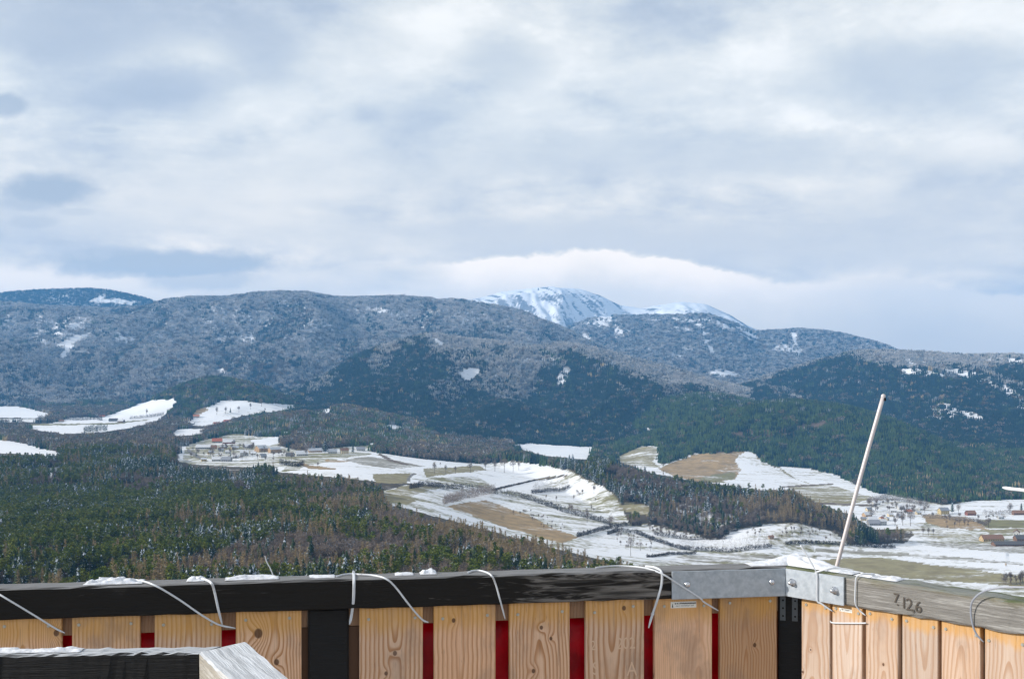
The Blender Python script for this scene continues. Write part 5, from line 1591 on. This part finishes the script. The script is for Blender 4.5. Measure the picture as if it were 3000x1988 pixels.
bm_ = bmesh.new(); bmesh.ops.create_uvsphere(bm_, u_segments=10, v_segments=6, radius=0.0078)
me_ = bpy.data.meshes.new('tip'); bm_.to_mesh(me_); bm_.free()
t_ = link('tip', me_, M_ROD, rod); t_.location = p
t_ = link('hole', box(-0.003, 0.003, -0.0102, -0.0062, -0.010, 0.001, 0.001), M_HOLE, rod); t_.location = p + Vector((0.003, 0, -0.006))

# ---- inner rail of the stairwell, lower left
inner = empty('inner_rail', (-0.692, 2.564, 0)); tag(inner, 'nearer corner of black and bleached rails round the stairwell', 'railing')
io = Vector((-0.692, 2.564, 0))
Z2 = ZT


def rel(px, py):
    yy = -Z2 * F / (py - HY); return ((px - CX) / F * yy - io.x, yy - io.y)


M_PALE = old_wood('bleached_rail_wood', (0.36, 0.33, 0.28), (0.55, 0.53, 0.49), 0.55, None, (0.60, 0.62, 0.65), 0.0, 12.0, turn=1.1)
a_ = rel(583, 1908); b_ = rel(722, 1876); c_ = rel(664, 1988); d_ = rel(852, 1988)
ext = 2.2
c2 = (a_[0] + (c_[0] - a_[0]) * ext, a_[1] + (c_[1] - a_[1]) * ext); d2 = (b_[0] + (d_[0] - b_[0]) * ext, b_[1] + (d_[1] - b_[1]) * ext)
pr_ = link('rail_beam', prism((a_, b_), (c2, d2), Z2 - 0.11, Z2, 24, 0.005, 0.0012, 21), M_PALE, inner); pr_['label'] = 'bleached grey rail end cut at a slant'
f0 = rel(581, 1910); f1 = rel(650, 1892); g0 = rel(-60, 1917.5); g1 = rel(-60, 1899)
pr_ = link('rail_beam', prism((g0, g1), (f0, f1), Z2 - 0.11, Z2 - 0.0006, 30, 0.004, 0.001, 22), old_wood('black_inner_rail', (0.006, 0.006, 0.007), (0.02, 0.019, 0.02), 0.1, None, (0.52, 0.54, 0.57), 0.0, 14.0), inner)
pr_['label'] = 'black inner rail with frosted top'
for (x_, y_, nm_) in ((0.06, -0.06, 'post'),):
    link('post', box(x_ - 0.035, x_ + 0.035, y_ - 0.035, y_ + 0.035, FLOOR_Z, Z2 - 0.1115, 0.004), M_POST, inner)
frI = Frame(Vector((io.x + g0[0], io.y + g0[1], 0)), math.atan2(f0[1] - g0[1], f0[0] - g0[0]))
snow_lump(frI, 90, 240, 0.007, 'crusty snow lump on the frosted inner rail', 0.012, 0.05, 31)
snow_lump(frI, -40, 95, 0.004, 'thin snow crust at the outer end of the inner rail', 0.012, 0.05, 32)


# ------------------------------------------------------------------ houses
def wall_mat(name, col):
    m, q, b = new_mat(name)
    g = q.add('ShaderNodeNewGeometry'); n_ = q.noise(g.outputs['Position'], 0.8, 4, 0.6)
    q.put(b.inputs['Base Color'], q.mix(q.rng(n_, 0.3, 0.75), col, tuple(c * 0.75 for c in col)))
    b.inputs['Roughness'].default_value = 0.85
    return m


WALLC = {k_: wall_mat(k_ + '_wall', c_) for k_, c_ in dict(white=(0.50, 0.49, 0.455), cream=(0.66, 0.55, 0.36), yellow=(0.52, 0.41, 0.20), orange=(0.44, 0.29, 0.16), brown=(0.19, 0.10, 0.055),
                                                           grey=(0.34, 0.33, 0.32), red=(0.26, 0.09, 0.06), tan=(0.52, 0.38, 0.20)).items()}
ROOFC = {k_: wall_mat(k_ + '_roof', c_) for k_, c_ in dict(snow=(0.62, 0.63, 0.65), red=(0.42, 0.12, 0.06), orange=(0.46, 0.18, 0.09), grey=(0.26, 0.27, 0.30), brown=(0.24, 0.13, 0.08), dark=(0.09, 0.085, 0.085)).items()}
M_WIN = plain('window_pane', (0.03, 0.04, 0.05), 0.15, 0.0, 0.5); M_CHIM = plain('chimney_brick', (0.28, 0.13, 0.09), 0.9)


def house(px, py, wpx, wall, roof, label, turn=0.0, deep=0.75, storey=1.0, name='house', rise=0.42, chim=True, group=None, cat='house'):
    x_, y_, z_ = ground_at(px, py, 1100)
    W_ = wpx * y_ / F; D_ = min(W_ * deep, 14.0); hw = 2.9 * storey + 0.6; rr = D_ * rise
    root = empty(name, (x_, y_, z_ - 0.5), turn); tag(root, label, cat, group)
    a, b = W_ / 2, D_ / 2; h0 = hw + 0.5
    vs = [(-a, -b, 0), (a, -b, 0), (a, b, 0), (-a, b, 0), (-a, -b, h0), (a, -b, h0), (a, b, h0), (-a, b, h0), (-a, 0, h0 + rr), (a, 0, h0 + rr)]
    link('wall', mesh('wall', vs, [(0, 1, 5, 4), (2, 3, 7, 6), (1, 2, 6, 9, 5), (3, 0, 4, 8, 7)]), WALLC[wall], root)
    o_ = 0.6; t_ = 0.28; sl_ = rr / b
    vs, fs = [], []
    for s_ in (-1, 1):
        n0 = len(vs)
        for zz in (0.02, t_):
            vs += [(-a - o_, s_ * (b + o_), h0 - o_ * sl_ + zz), (a + o_, s_ * (b + o_), h0 - o_ * sl_ + zz), (a + o_, 0, h0 + rr + zz), (-a - o_, 0, h0 + rr + zz)]
        fs += [tuple(n0 + q_ for q_ in f_) for f_ in ((0, 1, 2, 3), (4, 7, 6, 5), (0, 4, 5, 1), (1, 5, 6, 2), (2, 6, 7, 3), (3, 7, 4, 0))]
    rf = link('roof', mesh('roof', vs, fs), ROOFC[roof], root)
    if chim:
        link('chimney', box(a * 0.4, a * 0.4 + 0.8, -0.4, 0.4, h0 + rr * 0.6, h0 + rr + 1.1, 0), M_CHIM, rf)
    nwin = max(2, int(W_ / 3.2))
    for st_ in range(max(1, int(storey))):
        for i in range(nwin):
            xw = -a + W_ * (i + 0.5) / nwin; zw = 1.5 + 2.8 * st_
            link('window', box(xw - 0.55, xw + 0.55, -b - 0.05, -b + 0.02, zw, zw + 1.3, 0), M_WIN, root)
        for s_ in (-0.22, 0.22):
            link('window', box(-a - 0.05, -a + 0.02, s_ * D_ - 0.5, s_ * D_ + 0.5, 1.5 + 2.8 * st_, 2.8 + 2.8 * st_, 0), M_WIN, root)
    return root


HL = [  # left village, from its upper end downwards and to the right
    (636, 1296, 28, 'white', 'red', 'red-roofed white house at the top of the left village', 0.25, 1),
    (671, 1299, 34, 'red', 'snow', 'big red barn with snowy roof at the top of the left village', 0.15, 1),
    (596, 1314, 42, 'grey', 'snow', 'long low shed with snowy roof at the left end of the left village', 0.05, 1),
    (626, 1314, 18, 'orange', 'brown', 'brown-roofed house between the long shed and the orange cottage', 0.3, 1),
    (651, 1313, 17, 'orange', 'snow', 'orange cottage below the big red barn', 0.5, 1),
    (686, 1316, 21, 'yellow', 'snow', 'yellow house in the middle of the left village', 0.6, 1),
    (765, 1322, 32, 'orange', 'snow', 'orange gabled chalet above the white house in the left village', 0.9, 2),
    (804, 1325, 36, 'orange', 'snow', 'orange chalet just right of its gabled twin', 0.8, 2),
    (716, 1335, 24, 'white', 'snow', 'plain white house at the centre of the left village', 0.2, 2),
    (850, 1337, 22, 'grey', 'dark', 'dark-roofed grey house below the second chalet', -0.2, 1),
    (884, 1334, 34, 'white', 'snow', 'wide white house beside the snowy slope edge', 0.3, 1),
    (597, 1350, 15, 'yellow', 'snow', 'small yellow house by the curving village road', 0.4, 1),
    (634, 1350, 24, 'white', 'snow', 'low snow-roofed house at the forest edge below the village', 0.1, 1),
    (664, 1351, 27, 'grey', 'grey', 'grey-roofed house at the forest edge below the village', -0.1, 1),
    (922, 1324, 40, 'orange', 'snow', 'long snow-roofed barn with orange gable under the pine wood', 0.5, 1),
    (974, 1327, 24, 'white', 'snow', 'pale house between the long barn and the cream house', 0.3, 1),
    (1009, 1328, 22, 'cream', 'brown', 'cream house with brown roof under the pine wood', 0.4, 2),
    (1057, 1320, 24, 'white', 'grey', 'grey-roofed house at the right end of the left village', 0.2, 1),
    (1093, 1311, 13, 'white', 'snow', 'narrow white house highest at the right end of the left village', 0.1, 2),
    (495, 1229, 13, 'white', 'red', 'white farmhouse with red roof beside the dark wood lobe', 0.7, 1),
    (575, 1222, 17, 'white', 'orange', 'orange-roofed farmhouse under the upper snowy field', 0.2, 1),
    (635, 1245, 20, 'white', 'red', 'white farmhouse with red roof below the upper snowy field', 0.5, 1),
    (667, 1238, 22, 'red', 'red', 'long red-roofed barn below the upper snowy field', 0.1, 1),
    (557, 1243, 24, 'grey', 'snow', 'grey barn with snowy roof under the orange farmhouse', 0.1, 1),
    (332, 1234, 24, 'grey', 'dark', 'dark farm building on the far left snowy slope', 0.2, 1),
    (355, 1236, 18, 'brown', 'snow', 'brown farm building on the far left snowy slope', -0.2, 1),
    (300, 1222, 13, 'white', 'red', 'tiny red-roofed house at the top edge of the far left slope', 0.2, 1),
    (180, 1236, 13, 'white', 'brown', 'tiny brown-roofed house between the far left fields', 0.2, 1),
    (152, 1382, 14, 'yellow', 'snow', 'yellow house in the gap of the dark left wood', 0.3, 1)]
HR_ = [
    (2540, 1512, 24, 'orange', 'snow', 'orange house just right of the leaning rod', 0.4, 1),
    (2556, 1526, 26, 'white', 'snow', 'wide snow-roofed house behind the grey hall', 0.1, 1),
    (2559, 1537, 32, 'grey', 'grey', 'grey-roofed hall at the lower edge of the right village', 0.05, 1),
    (2586, 1537, 19, 'white', 'snow', 'white house beside the grey hall in the right village', 0.2, 2),
    (2582, 1523, 12, 'cream', 'orange', 'small orange-roofed house behind the white house', 0.5, 1),
    (2662, 1503, 19, 'white', 'orange', 'bright orange-roofed house in the right village', 0.15, 1),
    (2764, 1505, 27, 'yellow', 'grey', 'yellow house with grey roof at the wood edge', 0.2, 2),
    (2843, 1508, 26, 'red', 'brown', 'dark red house on the far side of the right fields', 0.1, 1),
    (2988, 1507, 42, 'brown', 'brown', 'long brown barn at the far right fields', 0.0, 1),
    (2905, 1583, 64, 'tan', 'brown', 'big tan barn with brown roof beside the airfield strips', 0.12, 1),
    (2978, 1571, 24, 'white', 'brown', 'white gabled house with brown roof beyond the big tan barn', 1.1, 2),
    (2990, 1583, 34, 'brown', 'dark', 'dark barn right of the big tan barn', 0.05, 1),
    (2931, 1519, 17, 'white', 'snow', 'small white house left of the long brown barn', 0.1, 1),
    (2645, 1492, 32, 'white', 'snow', 'snow-roofed house above the bright orange roof', 0.1, 1),
    (2566, 1478, 20, 'white', 'snow', 'highest snow-roofed house of the right village', 0.2, 1),
    (2608, 1512, 15, 'cream', 'snow', 'cream house in the middle of the right village', 0.3, 1),
    (2955, 1597, 92, 'brown', 'dark', 'very long low dark shed at the edge of the airfield', 0.03, 0.6),
    (2259, 1577, 13, 'orange', 'brown', 'small orange-brown hut on the snowy orchard slope', 0.2, 0.7)]
for (px, py, wp, wl, rf_, lb, tn, st_) in HL + HR_:
    house(px, py, wp, wl, rf_, lb, tn, 0.7 if wp < 36 else 0.4, st_, rise=0.40 if st_ > 0.65 else 0.25, chim=wp < 26, cat='barn' if ('barn' in lb or 'shed' in lb or 'hall' in lb) else 'house',
          group='houses of the left village' if (px, py, wp, wl, rf_, lb, tn, st_) in HL else 'houses of the right village')
rh = random.Random(4)
for (px, py) in ((648, 1322), (668, 1328), (725, 1312), (742, 1332), (770, 1340), (690, 1342), (618, 1330)):
    house(px, py, rh.uniform(13, 19), rh.choice(['white', 'white', 'cream', 'grey']), rh.choice(['snow', 'snow', 'grey']), 'small pale house among the gardens of the left village', rh.uniform(-0.3, 0.9), 0.7, 1, chim=False, group='small pale houses of the left village')
for (px, py) in ((2530, 1524), (2598, 1524), (2618, 1500), (2632, 1516), (2690, 1506), (2700, 1494), (2612, 1488), (2545, 1496)):
    house(px, py, rh.uniform(12, 18), rh.choice(['white', 'cream', 'grey']), rh.choice(['snow', 'snow', 'grey']), 'small pale house among the gardens of the right village', rh.uniform(-0.3, 0.9), 0.7, 1, chim=False, group='small pale houses of the right village')
# summit building on the snow mountain
sx, sy_, sz = ground_at(1577, 850, 9800)
hut = empty('summit_house', (sx, sy_, sz - 3)); tag(hut, 'tiny dark summit house on the snow mountain', 'house')
link('wall', box(-7, 7, -7, 7, 0, 16, 0), WALLC['grey'], hut)
link('roof', mesh('roof', [(-8, -8, 16), (8, -8, 16), (8, 8, 16), (-8, 8, 16), (0, 0, 30)], [(0, 1, 4), (1, 2, 4), (2, 3, 4), (3, 0, 4), (3, 2, 1, 0)]), ROOFC['dark'], hut)
# marker post out on the airfield
mx_, my_, mz_ = ground_at(2947, 1657, 1100)
mp = empty('marker_post', (mx_, my_, mz_ - 0.2)); tag(mp, 'small orange and white marker out on the snowy airfield strip', 'marker')
link('base', box(-0.8, 0.8, -0.5, 0.5, 0, 1.6, 0.05), WALLC['white'], mp); link('top', box(-0.7, 0.7, -0.45, 0.45, 1.6, 3.6, 0.05), WALLC['orange'], mp)

# ------------------------------------------------------------------ trees standing free in the fields
M_HEDGE = tree_mat('hedge_twigs', (0.036, 0.028, 0.024), (0.062, 0.046, 0.038), 0.0)


def lone(px, py, hpx, kind, label, group='trees standing free in the fields', wid=1.0, name=None):
    x_, y_, z_ = ground_at(px, py, 1000)
    hm_ = {'spruce': 17.0, 'pine': 15.5, 'larch': 17.0, 'bare': 12.5}[kind]
    s_ = hpx * y_ / F / hm_; var = (px + py) % 3
    nm_ = {'spruce': 'spruce_tree', 'pine': 'pine_tree', 'larch': 'larch_tree', 'bare': 'bare_tree'}[kind]
    plant(kind, int(var), (x_, y_, z_), (s_ * wid, s_ * wid, s_), (px * 1.7) % 6.28, name or nm_, label, group)


for (px, py, hp, kd, wd, lb) in (
        (1273, 1386, 32, 'bare', 1.2, 'broad bare tree, first of the row along the khaki strip'),
        (1306, 1386, 24, 'bare', 1.2, 'bare tree, second of the row along the khaki strip'),
        (1335, 1386, 22, 'bare', 1.2, 'bare tree, third of the row along the khaki strip'),
        (1378, 1384, 28, 'bare', 1.2, 'bushy bare tree, fourth of the row along the khaki strip'),
        (1422, 1378, 26, 'bare', 1.0, 'bare tree just past the right end of the khaki strip'),
        (1450, 1380, 32, 'bare', 1.1, 'bare tree left of the tallest field tree'),
        (1477, 1384, 44, 'bare', 1.0, 'tallest bare tree in the middle of the snowy field'),
        (1503, 1382, 34, 'bare', 1.0, 'bare tree right of the tallest field tree'),
        (1520, 1376, 26, 'bare', 1.0, 'last bare tree of the clump right of the tallest field tree'),
        (931, 1370, 18, 'bare', 1.1, 'lone round tree on the bare slope below the left village'),
        (1290, 1366, 12, 'bare', 1.0, 'tiny bare tree at the upper edge of the snowy field'),
        (430, 1218, 20, 'bare', 1.0, 'lone bare tree on the far left snowy slope'),
        (635, 1214, 22, 'bare', 1.1, 'pale bare tree at the left of the upper snowy field'),
        (661, 1212, 20, 'bare', 1.2, 'round bare tree left of the dark conifer on the upper field'),
        (675, 1210, 18, 'spruce', 1.0, 'single dark conifer on the upper snowy field'),
        (700, 1208, 20, 'bare', 1.1, 'round bare tree right of the dark conifer on the upper field'),
        (734, 1199, 18, 'bare', 1.2, 'round bare tree at the upper middle of the upper field'),
        (766, 1190, 24, 'bare', 1.5, 'broad bare tree at the top edge of the upper field'),
        (777, 1206, 12, 'bare', 1.1, 'small bare tree at the lower right of the upper field'),
        (957, 1206, 16, 'spruce', 1.0, 'left one of two dark conifers on the small snow patch'),
        (970, 1206, 16, 'spruce', 1.0, 'second of two dark conifers on the small snow patch'),
        (1675, 1508, 34, 'bare', 1.2, 'bare tree on the snowy slope left of the brown wood'),
        (1630, 1470, 18, 'bare', 1.0, 'small bare tree at the upper left of the orchard slope'),
        (1600, 1464, 16, 'bare', 1.0, 'small bare tree above the hedge on the orchard slope'),
        (1740, 1446, 26, 'bare', 1.0, 'bare tree at the foot of the dark conifers on the spur'),
        (1720, 1530, 40, 'bare', 1.1, 'tall bare tree beside the hedge bend under the brown wood'),
        (1790, 1548, 38, 'bare', 1.2, 'spreading bare tree over the hedge corner under the brown wood'),
        (1848, 1628, 58, 'bare', 0.7, 'tall thin tree on the snow just above the black handrail'),
        (1876, 1612, 26, 'bare', 1.2, 'round bare tree right of the tall thin tree'),
        (2195, 1447, 36, 'pine', 1.0, 'tall round-headed pine, highest on the spur crest'),
        (2235, 1447, 30, 'pine', 1.2, 'round-headed pine right of the highest one on the spur crest'),
        (2285, 1450, 30, 'pine', 1.2, 'flat-headed pine farthest right on the spur crest'),
        (2170, 1448, 26, 'pine', 1.0, 'small pine left of the highest one on the spur crest'),
        (2790, 1502, 36, 'spruce', 1.0, 'tall dark conifer right of the yellow house'),
        (2808, 1508, 32, 'bare', 1.0, 'dark tree beside the tall conifer by the yellow house'),
        (2959, 1506, 32, 'bare', 1.6, 'big dark round tree left of the long brown barn'),
        (2992, 1498, 26, 'spruce', 1.0, 'dark conifer behind the long brown barn'),
        (2668, 1540, 40, 'bare', 1.2, 'tallest dark tree in front of the right village'),
        (2645, 1538, 32, 'bare', 1.3, 'dark tree left of the tallest in front of the right village'),
        (2622, 1540, 24, 'bare', 1.6, 'low dark tree beside the white house in the right village'),
        (2896, 1545, 28, 'bare', 1.5, 'round bare tree at the end of the brown scrub'),
        (2775, 1552, 14, 'bare', 1.5, 'small spreading tree on the snow below the brown scrub'),
        (2704, 1568, 24, 'bare', 1.3, 'bare tree, first of three on the far airfield edge'),
        (2720, 1568, 22, 'bare', 1.3, 'bare tree, second of three on the far airfield edge'),
        (2735, 1567, 20, 'bare', 1.3, 'bare tree, third of three on the far airfield edge'),
        (2642, 1562, 15, 'bare', 1.3, 'small bare tree on snow left of the airfield trio'),
        (2669, 1572, 18, 'bare', 1.3, 'small bare tree between the spur tip and the airfield trio'),
        (2614, 1596, 38, 'bare', 0.8, 'frosted thin tree at the tip of the wooded spur'),
        (2592, 1596, 42, 'bare', 0.8, 'taller thin tree just inside the tip of the wooded spur'),
        (845, 1324, 30, 'spruce', 1.2, 'dark conifer among the houses left of the long barn'),
        (952, 1327, 44, 'spruce', 1.3, 'big dark conifer beside the long snow-roofed barn'),
        (1034, 1327, 34, 'spruce', 1.0, 'dark conifer right of the cream house'),
        (675, 1338, 20, 'spruce', 0.9, 'small dark conifer in the middle of the left village'),
        (560, 1342, 18, 'bare', 1.4, 'round dark tree by the village road'),
        (575, 1338, 16, 'spruce', 1.0, 'small conifer by the village road')):
    lone(px, py, hp, kd, lb, wid=wd)
r_ = random.Random(12)
# gardens and orchards: alike little trees
for n_, poly, hp, lb, gr in (
        (70, [(560, 1318), (700, 1302), (900, 1335), (1060, 1318), (860, 1352), (700, 1352), (600, 1348)], (9, 19), 'small bare garden tree among the houses of the left village', 'garden trees of the left village'),
        (38, [(2510, 1490), (2600, 1470), (2720, 1490), (2760, 1512), (2700, 1530), (2540, 1530)], (12, 24), 'small bare garden tree among the houses of the right village', 'garden trees of the right village'),
        (26, [(1790, 1560), (1860, 1558), (1960, 1605), (1900, 1622), (1800, 1600)], (9, 16), 'little bare orchard tree on the snow above the black handrail', 'orchard trees above the handrail'),
        (30, [(2160, 1560), (2330, 1535), (2450, 1565), (2440, 1585), (2200, 1580)], (9, 17), 'little bare orchard tree on the snowy slope under the spur', 'orchard trees under the spur'),
        (24, [(1860, 1548), (1960, 1550), (2060, 1575), (2000, 1582), (1900, 1566)], (10, 20), 'little bare orchard tree between the two dark hedges', 'orchard trees between the hedges'),
        (22, [(1600, 1450), (1720, 1440), (1760, 1480), (1720, 1520), (1620, 1500)], (8, 15), 'little bare orchard tree on the slope left of the brown wood', 'orchard trees left of the brown wood'),
        (24, [(1480, 1500), (1560, 1500), (1660, 1545), (1700, 1560), (1600, 1555)], (8, 14), 'little bush on the brown slope below the hedges', 'bushes on the brown slope'),
        (26, [(2760, 1515), (2880, 1512), (2960, 1520), (2890, 1545), (2780, 1548)], (10, 18), 'low bare bush in the brown scrub of the right-hand valley', 'bushes of the brown scrub'),
        (14, [(2930, 1704), (2998, 1700), (3002, 1712), (2940, 1716)], (18, 34), 'thin bare sapling in the hedge just above the side handrail', 'saplings above the side handrail')):
    P_ = np.array(poly, float); k_ = 0
    while k_ < n_:
        px = r_.uniform(P_[:, 0].min(), P_[:, 0].max()); py = r_.uniform(P_[:, 1].min(), P_[:, 1].max())
        if not pin(poly, np.array([px]), np.array([py]))[0]: continue
        k_ += 1
        lone(px, py, r_.uniform(*hp), 'bare', lb, gr, r_.uniform(1.0, 1.7), 'bush' if 'bush' in lb else 'sapling' if 'sapling' in lb else 'garden_tree' if 'garden' in lb else 'fruit_tree')


# ------------------------------------------------------------------ hedges
def hedge(pts, hpx, label, mat_=None, wid=1.6, dens=2.2, size=0.9, thin=0.45):
    G = [Vector(ground_at(px, py, 1000)) for px, py in pts]
    r = np.random.default_rng(int(pts[0][0]))
    vs, fs = [], []
    for a_, b_ in zip(G[:-1], G[1:]):
        L_ = (b_ - a_).length; n_ = max(1, int(L_ / 1.6))
        for i in range(n_):
            c = a_.lerp(b_, (i + r.random()) / n_)
            zg = float(look(H, np.array([c.x]), np.array([c.y]))[0])
            h_ = hpx * 1.3 * c.y / F * r.uniform(0.6, 1.1)
            v_, f_ = leaf_cloud(r, [(c.x - G[0].x + r.normal() * 0.4, c.y - G[0].y + r.normal() * 0.5, zg - G[0].z + h_ * 0.5, wid, h_ * 0.52)], int(26 * dens), size, thin, 0.7)
            fs.append(f_ + len(vs) * 1 if False else f_ + sum(len(q_) for q_ in vs)); vs.append(v_)
    o = link('hedge', tri_mesh('hedge', np.concatenate(vs), np.concatenate(fs), mat_ or M_HEDGE)); o.location = G[0]
    tag(o, label, 'hedge', 'hedgerows between the fields')


hedge([(1556, 1446), (1610, 1440), (1668, 1427)], 10, 'short dark hedge below the field wall left of the spur conifers')
hedge([(1560, 1442), (1612, 1436), (1668, 1422)], 24, 'row of thin bare trees behind the short dark hedge', M_BARE, 1.6, 1.6, 1.2, 0.12)
hedge([(1250, 1424), (1300, 1432), (1360, 1432), (1440, 1442)], 16, 'brushy hedge crossing below the row of field trees')
hedge([(1200, 1432), (1240, 1424), (1300, 1430)], 14, 'dark hedge at the road bend')
hedge([(1440, 1444), (1520, 1456), (1580, 1474), (1650, 1500), (1730, 1520), (1790, 1540)], 15, 'long reddish hedge running down the orchard slope', None)
hedge([(1780, 1566), (1815, 1556), (1860, 1562), (1920, 1585), (1985, 1606), (2020, 1612)], 11, 'dark hedge curving down to the airfield')
hedge([(1690, 1574), (1740, 1560), (1790, 1548), (1840, 1540), (1880, 1540)], 12, 'hedge along the foot of the brown wood')
hedge([(1915, 1566), (1990, 1578), (2060, 1580), (2130, 1578)], 11, 'level dark hedge under the brown wood')
hedge([(1990, 1608), (2080, 1614), (2180, 1613), (2262, 1603)], 12, 'dark hedge along the near edge of the airfield')
hedge([(1990, 1602), (2080, 1606), (2180, 1605), (2262, 1596)], 30, 'row of bare trees along the near edge of the airfield', M_BARE, 1.8, 1.8, 1.3, 0.12)
hedge([(1895, 1632), (1960, 1624), (2040, 1622)], 7, 'low dark hedge just above the black handrail')
hedge([(2300, 1594), (2400, 1591), (2480, 1597), (2560, 1603), (2622, 1604)], 9, 'dark hedge along the spur foot beside the airfield')
hedge([(1440, 1436), (1500, 1422), (1570, 1407), (1655, 1391)], 4, 'thin dark field boundary climbing to the spur', None, 0.9, 1.6, 0.6)
hedge([(1300, 1478), (1360, 1462), (1420, 1450), (1450, 1446)], 26, 'thick brown brush at the head of the brown slope', M_BARE, 3.0, 2.6, 1.3, 0.2)
hedge([(110, 1226), (200, 1230), (300, 1232)], 10, 'dark brush between the far left snowfields')
hedge([(245, 1268), (285, 1264), (315, 1262)], 18, 'row of trees at the lower edge of the far left field', M_SPRUCE, 2.2, 2.0, 1.4, 0.5)
hedge([(380, 1228), (440, 1222), (480, 1214)], 8, 'scrubby line below the far left farm')
hedge([(820, 1360), (870, 1368), (890, 1362)], 14, 'dark brush at the lower end of the left village')
hedge([(2540, 1476), (2600, 1462), (2680, 1476), (2720, 1486)], 16, 'bare brush above the right village', M_BARE, 3.0, 2.0, 1.4, 0.2)
hedge([(2700, 1516), (2780, 1520), (2860, 1528), (2890, 1540)], 11, 'pale brown scrub belt right of the right village', M_BARE, 3.0, 1.8, 1.2, 0.2)
hedge([(2880, 1508), (2930, 1506), (2965, 1504)], 12, 'line of bare bushes left of the long brown barn', M_BARE, 1.8, 1.8, 1.2, 0.2)




# ------------------------------------------------------------------ haze
hm = bpy.data.meshes.new('haze')
bm = bmesh.new(); bmesh.ops.create_cube(bm, size=1.0)
zl, zh = -263.0, 1120.0
for vv in bm.verts:
    vv.co = Vector((vv.co.x * 28100, vv.co.y * 19700 + 5750, zl + (vv.co.z + 0.5) * (zh - zl)))
bm.to_mesh(hm); bm.free()
HM = bpy.data.materials.new('haze'); HM.use_nodes = True; HM.node_tree.nodes.clear()
kk = NT(HM.node_tree); o_ = kk.add('ShaderNodeOutputMaterial'); pv = kk.add('ShaderNodeVolumePrincipled')
pv.inputs['Color'].default_value = (0.18, 0.52, 1.0, 1); pv.inputs['Density'].default_value = 5.6e-5; pv.inputs['Anisotropy'].default_value = 0.0
kk.l.new(pv.outputs[0], o_.inputs['Volume'])
hz = link('haze', hm, HM); tag(hz, 'thin blue winter haze filling the valley air', 'haze', kind='stuff')
